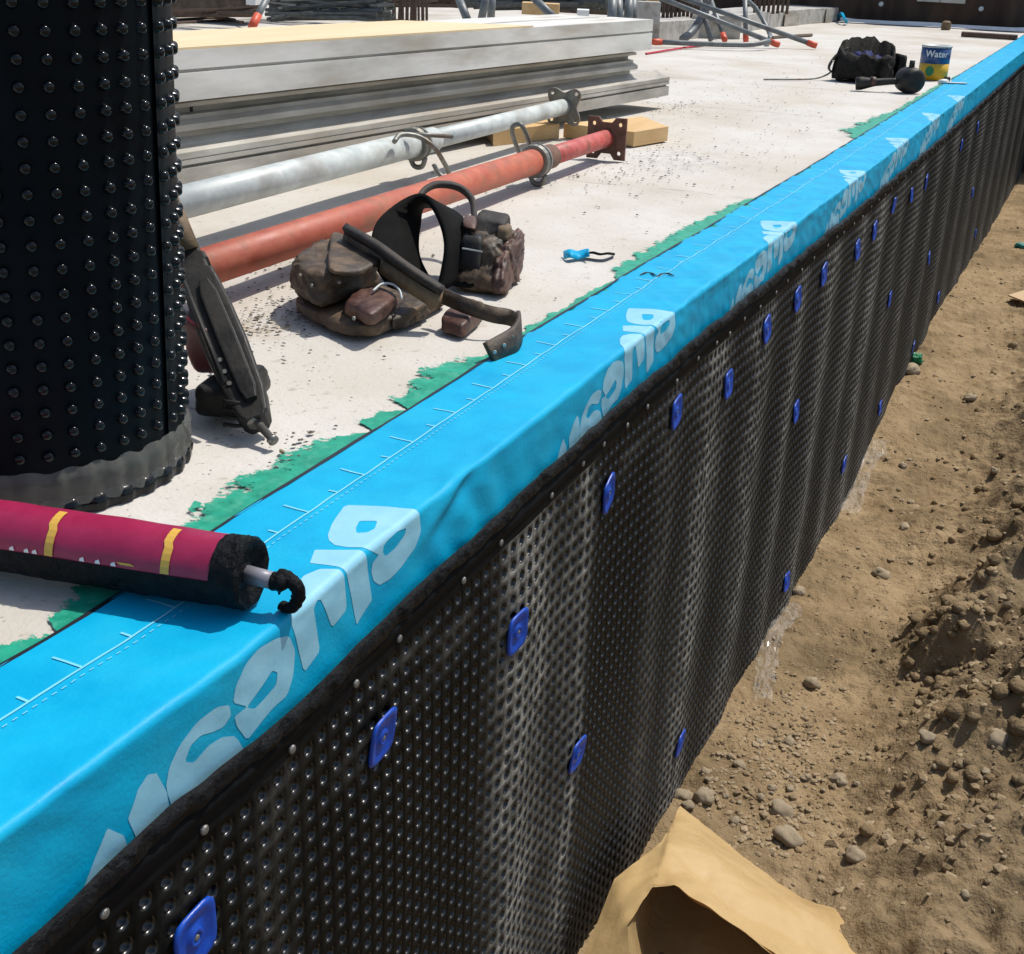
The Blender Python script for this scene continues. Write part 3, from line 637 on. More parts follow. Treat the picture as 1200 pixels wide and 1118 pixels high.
o = mb.build('dome_pattern', M['roll_dome'], roll, smooth=True); o['kind'] = 'stuff'
# inner turns seen at the bottom and the top end, flat clear edge band at the foot
V = []; F = []
turns = 5; n = 200*turns
for i in range(n):
    th = TH0+2*math.pi*turns*i/n; r = RR-.006-.016*turns*i/n
    for z in (.001, H_R-.002): V.append(rp(th, z, r+.003*math.sin(th*23)))
F = [[2*i, 2*i+2, 2*i+3, 2*i+1] for i in range(n-1)]
obj('inner_turns', V, F, M['roll_plastic'], roll, smooth=True)
V = []; n = 360; zr = ((.010, .004), (.018, .0055), (.026, .0035), (.034, .006), (.041, .004), (.047, .0012))
for i in range(n):
    th = 2*math.pi*i/n; cr = mnoise.noise(Vector((math.cos(th)*6, math.sin(th)*6, 1)))
    for z, dr in zr: V.append(rp(th, z+.003*cr+.0015*math.sin(th*31), RR+dr+.0022*mnoise.noise(Vector((th*22, z*90, 3)))+.0012*math.sin(th*36)))
F = [[i*6+j, ((i+1) % n)*6+j, ((i+1) % n)*6+j+1, i*6+j+1] for i in range(n) for j in range(5)]
obj('clear_edge_band', V, F, M['clear_band'], roll, smooth=True)
V = []
for i in range(n):                # scalloped edge of the turn underneath
    th = 2*math.pi*i/n; w_ = .5+.5*math.tanh(5*math.sin(th*34))
    for z, dr in ((.001, .0035+.003*w_), (.007, .004+.0035*w_), (.011+.004*w_, .002+.002*w_), (.016, -.002)): V.append(rp(th, z, RR+dr))
F = [[i*4+j, ((i+1) % n)*4+j, ((i+1) % n)*4+j+1, i*4+j+1] for i in range(n) for j in range(3)]
obj('scalloped_edge', V, F, M['roll_dome'], roll, smooth=True)

# ------------------------------------------------------------------ maroon sausage of sealant lying across the edge
A = at(293, 672, .036); B = at(-120, 606, .036); B[2] = .034
ax = norm(B-A); RT = .0295
tubeT = thing('sealant_tube', (A+B)/2*np.array([1, 1, 0]), 'maroon foil tube of black mastic with its cut end on the blue sheet', 'sealant tube')
a_, b_, _ = frame(ax)            # a_ horizontal, b_ up-ish
if b_[2] < 0: b_ = -b_
side = norm(np.cross([0, 0, 1], ax)); 
if side @ np.array([-1, 0, 0]) < 0: side = -side       # towards the camera (-x)
up = norm(np.cross(ax, side)); up = up if up[2] > 0 else -up
Ltot = np.linalg.norm(B-A)
def tp(s, ang, r=RT):             # ang measured from the camera side upwards
    sag = 1-.03*math.exp(-((s-.03)/.03)**2)
    return A+ax*s+r*sag*(math.cos(ang)*side+math.sin(ang)*up)
def arc_patch(s0, s1, a0, a1, ns, na, r, fn=None):
    V = []
    for i in range(ns+1):
        for j in range(na+1):
            s = s0+(s1-s0)*i/ns; a = a0+(a1-a0)*j/na
            rr_ = r+(fn(s, a) if fn else 0); V.append(tp(s, a, rr_))
    F = [[i*(na+1)+j, i*(na+1)+j+1, (i+1)*(na+1)+j+1, (i+1)*(na+1)+j] for i in range(ns) for j in range(na)]
    return V, F
nzf = lambda s, a: .0010*mnoise.noise(Vector((s*60, a*3, 1)))+.0006*mnoise.noise(Vector((s*150, a*8, 4)))
A0 = math.radians(8)
V, F = arc_patch(.0, Ltot, A0+math.pi, A0+2*math.pi, 90, 20, RT+.0006, nzf); obj('mastic_coated_side', V, F, M['mastic'], tubeT, smooth=True)
V, F = arc_patch(.018, Ltot, A0-.02, A0+math.pi+.02, 60, 20, RT, lambda s, a: .0006*mnoise.noise(Vector((s*30, a*2, 7)))); wrap = obj('maroon_wrap', V, F, M['maroon'], tubeT, smooth=True)
V, F = arc_patch(.0, .0215, A0, A0+math.pi, 8, 20, RT+.0008, lambda s, a: .0016*mnoise.noise(Vector((s*200, a*6, 2)))); obj('mastic_collar', V, F, M['mastic'], tubeT, smooth=True)
# raw end: ragged rim and recessed mastic
V = []; F = []; n = 28
for rr_, dd in ((RT+.0006, 0), (RT-.002, -.003), (RT-.006, .001), (.015, .006), (.008, .003), (.001, .002)):
    for k in range(n):
        t = 2*math.pi*k/n; j = 1+.06*mnoise.noise(Vector((math.cos(t)*3, math.sin(t)*3, dd*300)))
        V.append(A+ax*(dd+.002*mnoise.noise(Vector((t*3, rr_*200, 3))))+rr_*j*(math.cos(t)*side+math.sin(t)*up))
for i in range(5):
    for k in range(n): k2 = (k+1) % n; F.append([i*n+k, i*n+k2, i*n+n+k2, i*n+n+k])
F.append([5*n+k for k in range(n)]); obj('cut_end', V, F, M['mastic'], tubeT, smooth=True)
# yellow bands and the visible tops of white lettering on the wrap
def wrap_patch(name, s0, s1, a0, a1, mat, sk=0.0):
    V = []; ns, na = 3, 8
    for i in range(ns+1):
        for j in range(na+1):
            f = j/na; st = .0024 if f > .55 else 0
            V.append(tp(s0+(s1-s0)*i/ns+st+sk*f, a0+(a1-a0)*f, RT+.0011))
    F = [[i*(na+1)+j, i*(na+1)+j+1, (i+1)*(na+1)+j+1, (i+1)*(na+1)+j] for i in range(ns) for j in range(na)]
    obj(name, V, F, mat, wrap)
px_s = lambda px, py: float((at(px, py, .05)-A) @ ax)
for s in (.055, .158): wrap_patch('yellow_band', s, s+.0075, A0+.03, A0+1.45, M['yellow_print'])
wrap_patch('yellow_dash', .085, .098, A0+.10, A0+.16, M['yellow_print'])
for s in (.101, .115, .129, .172, .1795, .193):
    V = []
    for (ds, da) in ((0, .03), (.0046, .03), (.0044, .10), (.0012, .15)): V.append(tp(s+ds, A0+da, RT+.0011))
    obj('white_letter_fragment', V, [[0, 1, 2, 3]], M['white_print'], wrap)
# stub nozzle and hooked drip of mastic
n0 = A+np.array([0, 0, -.001]); n1 = A-ax*.022+side*.001+np.array([0, 0, -.003])
obj('nozzle', *tube([n0+ax*.004, n1], [.0075, .0072], 14), M['grey_plastic'], tubeT, True)
hk = [n1+ax*.002, n1-ax*.006, at(330, 676, .036), at(341, 681, .034), at(349, 690, .028), at(349, 702, .018), at(342, 712, .010), at(333, 711, .009), at(328, 708, .010)]
hk = spline(hk, 5); rs = [.0078*(1-.012*i)+.0012*mnoise.noise(Vector((i*.9, 0, 0))) for i in range(len(hk))]; rs[-1] = .002; rs[-2] = .004
obj('mastic_drip', *tube(hk, rs, 12), M['mastic'], tubeT, True)
V, F = tube(spline([at(331, 684, .030), at(328, 690, .024), at(327, 697, .019)], 3), [.004, .0035, .003, .0025, .002, .0012, .0006], 8); obj('mastic_thread', V, F, M['mastic'], tubeT, True)

# ------------------------------------------------------------------ power tool leaning behind the roll
b0 = at(300, 492, .022); t0 = atx(207, 262, 1.16)
tl = thing('power_tool', (b0[0], b0[1], 0), 'black power tool with red housing leaning behind the standing roll', 'power tool')
dv = t0-b0; ln_ = np.linalg.norm(dv); dv = dv/ln_
sd = norm(np.cross(dv, ray(250, 400))); sd = sd if sd @ ROT[:, 0] > 0 else -sd; fw = norm(np.cross(sd, dv)); fw = fw if fw @ ray(250, 400) < 0 else -fw   # fw towards the viewer
def body_prof(s, wd, dp_, n=16, pw=3.0, c=None):
    cpt = b0+dv*s if c is None else c
    return [cpt+sd*wd*np.sign(math.cos(t))*abs(math.cos(t))**(2/pw)+fw*dp_*np.sign(math.sin(t))*abs(math.sin(t))**(2/pw) for t in [2*math.pi*k/n for k in range(n)]]
def loft(rings):
    n = len(rings[0]); V = [p for r in rings for p in r]
    F = [[i*n+k, i*n+(k+1) % n, i*n+n+(k+1) % n, i*n+n+k] for i in range(len(rings)-1) for k in range(n)]
    F += [[k for k in range(n)][::-1], [(len(rings)-1)*n+k for k in range(n)]]; return V, F
obj('barrel_housing', *loft([body_prof(s, wd, .016, 24, 9.0) for s, wd in ((-.006, .011), (0, .016), (.03, .022), (.10, .025), (.16, .024), (.20, .021), (.202, .020), (.212, .020), (.214, .016), (.225, .016), (.227, .019), (.237, .018), (.239, .014), (ln_, .012))]), M['tool_black'], tl, False)
obj('raised_spine', *loft([body_prof(s, wd, .004, 16, 6, b0+dv*s+sd*.004+fw*.018) for s, wd in ((.015, .006), (.03, .010), (.10, .011), (.17, .010), (.19, .006))]), M['tool_black'], tl, False)
for s_ in (.045, .062, .079): obj('housing_screw', *lathe([(.003, 0), (.003, .002)], b0+dv*s_-sd*.012+fw*.016, fw, 8), M['steel'], tl)
obj('side_rib', *loft([body_prof(s, .003, .004, 8, 2, b0+dv*s-sd*.017+fw*.028) for s in (.04, .12, .22)]), M['tool_black'], tl, True)
obj('tan_grip', *loft([body_prof(s, .0125, .032, 12, 3, b0+dv*s+sd*.002) for s in (.245, .29, ln_+.03)]), M['leather_tan'], tl, True)
rb = [at(238, 488, .03), at(290, 496, .03)]
c8 = [at(222, 492, .005), at(284, 498, .005), at(290, 470, .005)+np.array([.06, 0, 0]), at(230, 470, .005)+np.array([.06, 0, 0]), at(222, 452, .05), at(270, 458, .05), at(280, 440, .055)+np.array([.06, 0, 0]), at(230, 440, .055)+np.array([.06, 0, 0])]
mot = obj('motor_housing', *soft_box(c8, 10, 5, .002, 60), M['tool_black'], tl, True)
for k in range(4):
    z = .014+k*.009; obj('vent_rib', *tube(spline([at(262, 497-k*9, z), at(280, 499-k*9, z), at(297, 494-k*9, z)], 4), .0022, 6), M['tool_black'], mot, True)
RS = np.array([.02, .045, 0])
c8 = [at(212, 470, .03)+np.array([.05, 0, 0]), at(262, 470, .03)+np.array([.05, 0, 0]), at(262, 460, .03)+np.array([.10, 0, 0]), at(212, 460, .03)+np.array([.10, 0, 0]),
      at(208, 385, .11)+np.array([.03, 0, 0]), at(246, 412, .10)+np.array([.03, 0, 0]), at(246, 404, .10)+np.array([.08, 0, 0]), at(208, 380, .11)+np.array([.08, 0, 0])]
obj('red_housing', *soft_box([q+RS for q in c8], 8, 5, .002, 40), M['tool_red'], tl, True)
p0 = at(290, 478, .032); p1 = at(301, 495, .022); p2 = at(321, 517, .010)
obj('nose_collar', *tube([p0, p1], [.0125, .0105], 16), M['steel'], tl, True)
obj('nozzle_rod', *tube([p1-(p2-p1)*.2, p1, p1+(p2-p1)*.85, p1+(p2-p1)*.86, p2], [.0052, .0048, .0044, .0062, .0062], 14), M['steel'], tl, True)

# ------------------------------------------------------------------ big leather tool belt
tb = thing('tool_belt', at(470, 370), 'worn brown leather tool belt with pouches slumped on the slab by the red prop', 'tool belt')
def SB(name, c8, mat, par=tb, seg=20, n=4.5, amp=.008, scale=28., seed=0): return obj(name, *soft_box(c8, seg, n, amp, scale, seed), mat, par, True)
def lift(q, dz): return np.asarray(q)+np.array([0, 0, dz])
# flat back of the left pouch
bb = [at(333, 366, .002), at(418, 404, .002), at(520, 372, .002), at(420, 335, .002)]
SB('pouch_back', bb+[at(336, 346, .026), at(420, 383, .028), at(505, 352, .030), at(420, 318, .028)], M['leather'], seed=3)
# boxy main pocket with flap
mp_ = [at(374, 369, .026), at(452, 334, .026), at(420, 306, .026), at(334, 342, .026)]
mt_ = [at(381, 321, .082), at(449, 303, .080), at(385, 270, .088), at(336, 304, .080)]
SB('main_pocket', mp_+mt_, M['leather'], seed=9, n=5, amp=.010)
SB('pocket_flap', [at(383, 322, .083), at(420, 327, .070), at(450, 309, .080), at(388, 272, .089)]+[at(384, 315, .092), at(421, 318, .080), at(448, 300, .090), at(389, 265, .098)], M['leather'], seed=5, n=5, amp=.003, seg=8)
SB('front_pocket', [at(396, 366, .024), at(436, 388, .024), at(474, 358, .024), at(432, 343, .024)]+[at(404, 352, .05), at(438, 368, .05), at(468, 342, .052), at(432, 330, .055)], M['leather_red'], seed=12, amp=.005)
obj('steel_ring', *tube(spline([at(437, 341, .058), at(447, 333, .062), at(459, 333, .062), at(468, 340, .058), at(471, 351, .048)], 5), .0017, 8), M['galv'], tb, True)
SB('side_pocket', [at(455, 392, .002), at(478, 385, .002), at(530, 356, .002), at(480, 350, .002)]+[at(455, 372, .028), at(478, 368, .028), at(526, 340, .032), at(480, 335, .030)], M['leather'], seed=21, amp=.005)
# belt band running across the pouch
vz = np.array([0, 0, 1.])
obj('belt_band', *ribbon([at(405, 276, .10), at(440, 296, .092), at(480, 325, .070), at(518, 350, .045)], [vz*.016+np.array([.008, 0, 0])]*4, .008), M['leather'], tb, True)
obj('belt_edge', *ribbon([at(405, 268, .112), at(440, 288, .104), at(480, 317, .082), at(518, 342, .057)], [vz*.003+np.array([.006, 0, 0])]*4, .012), M['leather_dark'], tb, True)
obj('belt_facing', *ribbon([at(448, 312, .078), at(480, 334, .062), at(508, 352, .045), at(515, 350, .046)], [vz*.010+np.array([.003, 0, 0])]*4, .010), M['leather_tan'], tb, True)
# arched black padding of the belt
rgt = ROT[:, 0]; rgt = norm([rgt[0], rgt[1], 0])       # image right, horizontal
bk = norm([-.0+rgt[1]*-1, rgt[0], 0]); bk = bk if bk[0] > 0 else -bk      # away from the camera
obj('belt_padding', *ribbon([at(482, 335, .012), at(464, 300, .052), at(468, 262, .090), at(492, 236, .116), at(520, 246, .108), at(536, 280, .075), at(528, 335, .012)],
    [rgt*.028+bk*.03, rgt*.034+bk*.03-vz*.006, rgt*.030+bk*.03-vz*.012, rgt*.004+bk*.035-vz*.014, rgt*.014+bk*.04-vz*.012, rgt*.016+bk*.04, rgt*.016+bk*.035], .010), M['felt'], tb, True)
obj('carry_loop', *ribbon([at(488, 236, .108), at(499, 222, .120), at(515, 216, .124), at(538, 220, .118), at(553, 234, .104), at(556, 256, .084)], [bk*.010]*6, .010), M['leather_dark'], tb, True)
# right pouch standing on its side
SB('right_pouch', [at(524, 342, .002), at(586, 352, .002), at(612, 318, .002), at(560, 306, .002)]+[at(530, 268, .082), at(584, 286, .075), at(614, 272, .078), at(566, 250, .092)], M['leather'], seed=31, n=4.5, amp=.012, scale=34)
SB('pouch_cavity_lining', [at(520, 336, .008), at(560, 343, .008), at(560, 330, .008), at(525, 325, .008)]+[at(528, 262, .088), at(560, 268, .082), at(562, 258, .088), at(532, 252, .092)], M['felt'], seed=33, n=5, amp=.004)
SB('pouch_fold', [at(572, 352, .002), at(590, 354, .002), at(616, 318, .004), at(605, 306, .004)]+[at(580, 292, .065), at(596, 290, .07), at(616, 270, .078), at(606, 262, .082)], M['leather_red'], seed=37, n=4, amp=.012, scale=45)
SB('top_pocket', [at(552, 276, .075), at(590, 278, .075), at(600, 262, .078), at(562, 256, .08)]+[at(556, 254, .098), at(592, 262, .096), at(597, 250, .1), at(566, 243, .105)], M['leather_dark'], seed=41, n=7, amp=.002)
SB('tan_block', [at(580, 282, .072), at(594, 284, .072), at(602, 278, .072), at(590, 274, .072)]+[at(582, 266, .092), at(596, 268, .092), at(601, 262, .092), at(588, 258, .092)], M['leather_tan'], seed=43, n=5, amp=.002, seg=6)
SB('buckle_tab', [at(541, 268, .09), at(558, 272, .09), at(560, 262, .09), at(545, 258, .09)]+[at(541, 258, .1), at(557, 260, .1), at(558, 252, .1), at(545, 250, .1)], M['leather_red'], seed=44, n=4, amp=.001, seg=5)
SB('webbing_strap', [at(535, 318, .03), at(562, 322, .03), at(564, 318, .03), at(538, 314, .03)]+[at(541, 276, .083), at(566, 278, .083), at(567, 273, .083), at(543, 271, .083)], M['tool_black'], seed=45, n=7, amp=.001, seg=5)
obj('webbing_stitch', *tube([at(542, 291, .072), at(565, 295, .072)], .0012, 6), M['galv'], tb)
for px, py, z in ((352, 322, .07), (366, 334, .06), (398, 330, .068), (432, 316, .068), (415, 372, .045), (455, 356, .045)):
    obj('rivet', *lathe([(.0026, -.002), (.0026, .0012), (.0012, .002)], at(px, py, z)-bk*.004, norm(-bk+.6*vz), 8), M['galv_dark'], tb)
# hammer holder and strap end
SB('hammer_holder', [at(513, 390, .002), at(543, 399, .002), at(572, 370, .002), at(545, 358, .002)]+[at(514, 372, .022), at(543, 380, .023), at(570, 352, .034), at(542, 346, .034)], M['leather_red'], seed=51, n=6, amp=.003)
obj('strap', *ribbon([at(515, 345, .045), at(545, 358, .040), at(575, 368, .034), at(597, 372, .030), at(607, 378, .028)], [vz*.011+bk*.004]*5, .005), M['leather'], tb, True)
st_end = ribbon([at(607, 376, .030), at(609, 385, .026), at(603, 397, .020), at(588, 407, .016), at(573, 414, .014)], [vz*.014+bk*.003, vz*.0155-rgt*.002, vz*.016-rgt*.004, vz*.016-rgt*.006, vz*.014-rgt*.007], .006)
se = obj('strap_end', *st_end, M['leather'], tb, True)
for px, py, z in ((580, 411, .016), (591, 403, .020), (600, 393, .025)):
    obj('eyelet', *lathe([(.0024, -.001), (.0024, .001)], at(px, py, z)-bk*.006, bk, 10), M['galv'], se)

# ------------------------------------------------------------------ steel props
def prop(name, label, P0, P1, r, fr, mats, kind):
    """outer tube from P0 to fraction fr, inner tube on to the plate at P1"""
    P0 = np.asarray(P0); P1 = np.asarray(P1); d = norm(P1-P0); Pm = P0+(P1-P0)*fr
    t = thing(name, (Pm[0], Pm[1], 0), label, 'shoring prop', 'adjustable steel props lying on the slab')
    obj('outer_tube', *tube([P0, P0+(Pm-P0)*.5, Pm], r, 24), mats[0], t, True)
    obj('inner_tube', *tube([Pm-d*.05, P1], r*.78, 20), mats[1], t, True)
    obj('threaded_sleeve', *tube([Pm-d*.02, Pm-d*.019, Pm+d*.085, Pm+d*.086], [r*.8, r*.98, r*.98, r*.8], 20), mats[4], t, True)
    a, b, _ = frame(d)
    nut = obj('collar_nut', *tube([Pm-d*.017, Pm-d*.016, Pm-d*.004, Pm-d*.003, Pm+d*.003, Pm+d*.004, Pm+d*.016, Pm+d*.017], [r*.8, r*1.28, r*1.36, r*1.22, r*1.22, r*1.36, r*1.28, r*.8], 20), mats[2], t, False)
    obj('nut_handle', *tube(spline([Pm-b*r*1.1+a*r*.5, Pm-b*r*1.75+a*r*.1, Pm-b*r*1.7-a*r*.6, Pm-b*r*1.0-a*r*.9], 4), .006, 8), mats[2], nut, True)
    pl_c = P1
    if kind == 'bone':
        h = .053; outer = [(-h, -h), (-h*.45, -h), (-h*.25, -h*.72), (h*.25, -h*.72), (h*.45, -h), (h, -h), (h, h), (h*.45, h), (h*.25, h*.76), (-h*.25, h*.76), (-h*.45, h), (-h, h)]
        holes = [circ(.0055, 10, sx*.036, sy*.036, True) for sx in (-1, 1) for sy in (-1, 1)]
    else:
        outer = []
        for k in range(48):
            th = 2*math.pi*k/48; outer.append(((.052+.013*math.cos(4*(th-math.pi/4)))*math.cos(th), (.052+.013*math.cos(4*(th-math.pi/4)))*math.sin(th)))
        holes = [circ(.006, 10, .037*sx, .037*sy, True) for sx in (-1, 1) for sy in (-1, 1)]
    obj('end_plate', *plate(outer, holes, pl_c, a, b, .007), mats[3], t)
    return t, Pm, d, a, b
P1 = at(711, 162, .056); P0 = at(120, 352, .062)
P0 = at(245, 312, .060); P0 = P0-(P1-P0)*.22
t, Pm, d, a, b = prop('steel_prop', 'rusty red steel shoring prop lying beside the tool belt', P0, P1, .0285, frac_px(P0, P1, 628), (M['red'], M['redder'], M['galv_dark'], M['rust'], M['rust']), 'bone')
pin = [at(610, 183, .045), at(603, 165, .085), at(600, 152, .115), at(604, 146, .128), at(611, 147, .128), at(617, 158, .105), at(624, 178, .06), at(630, 190, .035)]
obj('locking_pin', *tube(spline(pin, 5), .0055, 10), M['galv_dark'], t, True)
G1 = at(661, 125, .088); G0 = at(218, 236, .085); G0 = G0-(G1-G0)*.1
t, Pm, d, a, b = prop('steel_prop', 'grey galvanised shoring prop lying in front of the beam stack', G0, G1, .0285, frac_px(G0, G1, 487), (M['galv'], M['galv'], M['galv_dark'], M['galv_dark'], M['galv']), 'clover')
pin = [at(462, 166, .115), at(470, 158, .125), at(490, 160, .12), at(508, 172, .10), at(520, 190, .06), at(526, 203, .03), at(522, 209, .02), at(514, 203, .03), at(508, 192, .05)]
obj('locking_pin', *tube(spline(pin, 5), .0055, 10), M['galv_dark'], t, True)
obj('pin_bar', *tube([at(478, 157, .12), at(530, 160, .11)], .005, 10), M['galv_dark'], t, True)

# ------------------------------------------------------------------ stacked beams
U = norm([.994, -.109, 0]); NN = np.array([.109, .994, 0]); PF = np.array([1.984, 1.637, 0])
def beam(name, label, x0, x1, prof, mat, group='beams stacked on timber blocks'):
    """prof: (depth behind the front plane, height) polygon, counter-clockwise seen from the far end"""
    s0 = (x0-PF[0])/U[0]; s1 = (x1-PF[0])/U[0]; o0 = PF+U*s1+NN*prof[0][0]
    t = thing(name, (o0[0], o0[1], 0), label, 'beam', group)
    V = [PF+U*s+NN*p[0]+vz*p[1] for s in (s0, s1) for p in prof]; n = len(prof)
    F = [[k, (k+1) % n, n+(k+1) % n, n+k] for k in range(n)]+[list(range(n))[::-1], [n+k for k in range(n)]]
    return t, obj('aluminium_section', V, F, mat, t)
BOT = lambda d0: [(d0, .042), (d0+.16, .042), (d0+.16, .118), (d0+.055, .118), (d0+.050, .124), (d0+.035, .112), (d0+.002, .104), (d0, .104), (d0, .092), (d0+.003, .0915), (d0+.003, .0895), (d0, .089), (d0, .080), (d0+.012, .0785), (d0+.012, .0745), (d0, .073)]
MID = lambda d0: [(d0+.02, .1185), (d0+.13, .1185), (d0+.13, .202), (d0+.012, .202), (d0+.012, .195), (d0, .194), (d0, .186), (d0+.03, .184), (d0+.03, .171), (d0+.010, .169), (d0+.010, .161), (d0-.008, .153), (d0-.008, .141), (d0+.02, .139), (d0+.02, .126)]
TOP = lambda d0: [(d0, .2025), (d0+.17, .2025), (d0+.17, .292), (d0+.165, .298), (d0+.0, .298), (d0, .262), (d0+.010, .2605), (d0+.010, .2565), (d0, .255)]
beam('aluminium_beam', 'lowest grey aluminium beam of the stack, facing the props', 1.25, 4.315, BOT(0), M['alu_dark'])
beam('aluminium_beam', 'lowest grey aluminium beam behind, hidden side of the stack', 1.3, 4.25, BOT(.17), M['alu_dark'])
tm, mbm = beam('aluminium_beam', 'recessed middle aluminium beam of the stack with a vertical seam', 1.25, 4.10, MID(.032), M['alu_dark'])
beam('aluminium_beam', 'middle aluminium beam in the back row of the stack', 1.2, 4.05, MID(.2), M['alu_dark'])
tt, tbm = beam('aluminium_beam', 'topmost pale aluminium beam of the stack, under the timber board', 1.3, 4.145, TOP(0), M['alu'])
beam('aluminium_beam', 'topmost aluminium beam in the back row of the stack', 1.3, 4.10, TOP(.18), M['alu'])
s1 = (1.95-PF[0])/U[0]
cs = PF+U*s1+NN*.0505+vz*.145
obj('seam', *box(atx(262, 122, 2.1)*0+PF+U*((2.08-PF[0])/U[0])+NN*.062+vz*.1775, U*.003, NN*.003, vz*.006), M['black_edge'], tm)
bd = thing('timber_board', PF+U*.5+NN*.1, 'long pale yellow timber board lying on top of the beam stack', 'board')
def boardpt(x, dp_, z): return PF+U*((x-PF[0])/U[0])+NN*dp_+vz*z
V = [boardpt(1.3, .003, .2985), boardpt(3.36, .003, .2985), boardpt(3.20, .345, .2985), boardpt(1.3, .345, .2985)]
V = V+[p+vz*.004 for p in V]
obj('board', V, [[3, 2, 1, 0], [4, 5, 6, 7], [0, 1, 5, 4], [1, 2, 6, 5], [2, 3, 7, 6], [3, 0, 4, 7]], M['plywood'], bd)
# timber blocks under the stack
def block(label, c8px, z, mat=M['wood']):
    P = [at(px, py, 0.001) for px, py in c8px]; cen = sum(P)/4
    V = P+[p+vz*z for p in P]
    return tag(obj('timber_block', V-cen, [[3, 2, 1, 0], [4, 5, 6, 7], [0, 1, 5, 4], [1, 2, 6, 5], [2, 3, 7, 6], [3, 0, 4, 7]], mat, org=cen) if False else obj('timber_block', V, [[3, 2, 1, 0], [4, 5, 6, 7], [0, 1, 5, 4], [1, 2, 6, 5], [2, 3, 7, 6], [3, 0, 4, 7]], mat, org=cen), label, 'timber block', 'timber blocks under the beams')
block('yellow timber block on the slab between the two prop plates', [(578, 171), (655, 162), (640, 146), (565, 154)], .040)
block('yellow timber block sticking out behind the rusty plate', [(742, 172), (782, 165), (752, 152), (660, 161)], .040)
block('split timber offcut lying under the beams', [(600, 160), (648, 155), (640, 143), (596, 147)], .03)

# ------------------------------------------------------------------ small things on the slab
s0 = thing('torn_scrap', at(690, 300), 'small twisted scrap of blue and black membrane on the slab', 'scrap')
obj('blue_piece', *ribbon([at(661, 299, .004), at(668, 297, .012), at(677, 299, .007), at(685, 297, .010), at(690, 296, .014)], [bk*.012+vz*.004]*5, .003), M['blue'], s0, True)
obj('black_piece', *ribbon([at(684, 298, .006), at(694, 296, .010), at(703, 298, .009), at(712, 297, .010), at(720, 298, .003)], [bk*.012-vz*.003]*5, .004), M['mastic'], s0, True)

# far tool bag
fb = at(1012, 95); tbg = thing('tool_bag', fb, 'black open tool bag standing far down the slab by the paint can', 'tool bag')
Vv = []; n = 64; rows = 7
def bagring(r, h, wob, seed):
    L = []
    for k in range(n):
        t = 2*math.pi*k/n; q_ = 1+.16*mnoise.noise(Vector((math.cos(t)*1.5, math.sin(t)*1.5, seed*.3)))+.09*mnoise.noise(Vector((math.cos(t)*4, math.sin(t)*4, seed*2)))
        L.append(fb+rgt*r*1.28*q_*math.cos(t)+bk*r*q_*math.sin(t)+vz*(h+wob*math.sin(t)+.022*mnoise.noise(Vector((math.cos(t)*2, math.sin(t)*2, seed*.2+2)))+.012*mnoise.noise(Vector((math.cos(t)*6, math.sin(t)*6, 2)))*(h > .05)))
    return L
obj('bag_body', *loft([bagring(.100, .001, 0, 1), bagring(.108, .03, 0, 2), bagring(.106, .08, .012, 3), bagring(.100, .135, .045, 4), bagring(.088, .139, .045, 4.1), bagring(.085, .07, .03, 4.3)]), M['bag'], tbg, True)
obj('blue_lining', *loft([bagring(.070, .075, .02, 5), bagring(.069, .092, .03, 5), bagring(.002, .096, 0, 5)]), M['bag_blue'], tbg, True)
for th, dr in ((-1.0, .115), (-1.75, .105), (-.2, .14), (.35, .135)):
    c_ = fb+rgt*dr*1.1*math.cos(th)+bk*dr*.9*math.sin(th)
    e = np.array([.0, .0, 0]); f_ = norm(c_-fb); g_ = np.cross(vz, f_)
    SB('pocket', [c_-g_*.04-f_*.015+vz*.004, c_+g_*.04-f_*.015+vz*.004, c_+g_*.04+f_*.018+vz*.004, c_-g_*.04+f_*.018+vz*.004, c_-g_*.035-f_*.015+vz*.125, c_+g_*.035-f_*.015+vz*.115, c_+g_*.038+f_*.02+vz*.105, c_-g_*.038+f_*.02+vz*.115], M['bag'], tbg, 14, 5, .012, 40, th)
obj('carry_strap', *ribbon([fb-rgt*.12+vz*.02, fb-rgt*.165+vz*.05, fb-rgt*.14+vz*.105, fb-rgt*.09+vz*.14], [bk*.014]*4, .006), M['leather_dark'], tbg, True)
# mallet
ml = thing('rubber_mallet', at(1045, 103), 'black round headed mallet lying in front of the tool bag', 'mallet')
hc = at(1066, 94, .050)
V, F = lathe([(.034, -.05), (.048, -.042), (.052, -.02), (.053, 0), (.052, .02), (.048, .042), (.034, .05)], hc, norm(-bk+.25*rgt), 28); obj('head', V, F, M['tool_black'], ml, True)
obj('head_stub', *tube([hc+vz*.045, hc+vz*.078], [.012, .011], 12), M['tool_black'], ml, True)
h1 = at(1003, 98, .026)
obj('handle', *tube([hc-rgt*.035-vz*.005, hc*.7+h1*.3, hc*.35+h1*.65, h1*.9+hc*.1, h1], [.014, .013, .016, .027, .026], 16), M['tool_black'], ml, True)
obj('handle_band', *tube([hc*.38+h1*.62+vz*.004, hc*.28+h1*.72+vz*.004], [.0165, .022], 16), M['leather_red'], ml, True)
# thin rod beside the bag
tag(obj('steel_rod', *tube(spline([at(895, 93, .004), at(935, 93, .005), at(955, 92, .008), at(968, 88, .02), at(974, 84, .035)], 5), .004, 8), M['galv_dark'], org=at(895, 93)), 'thin dark steel rod with a bent end left of the tool bag', 'rod')
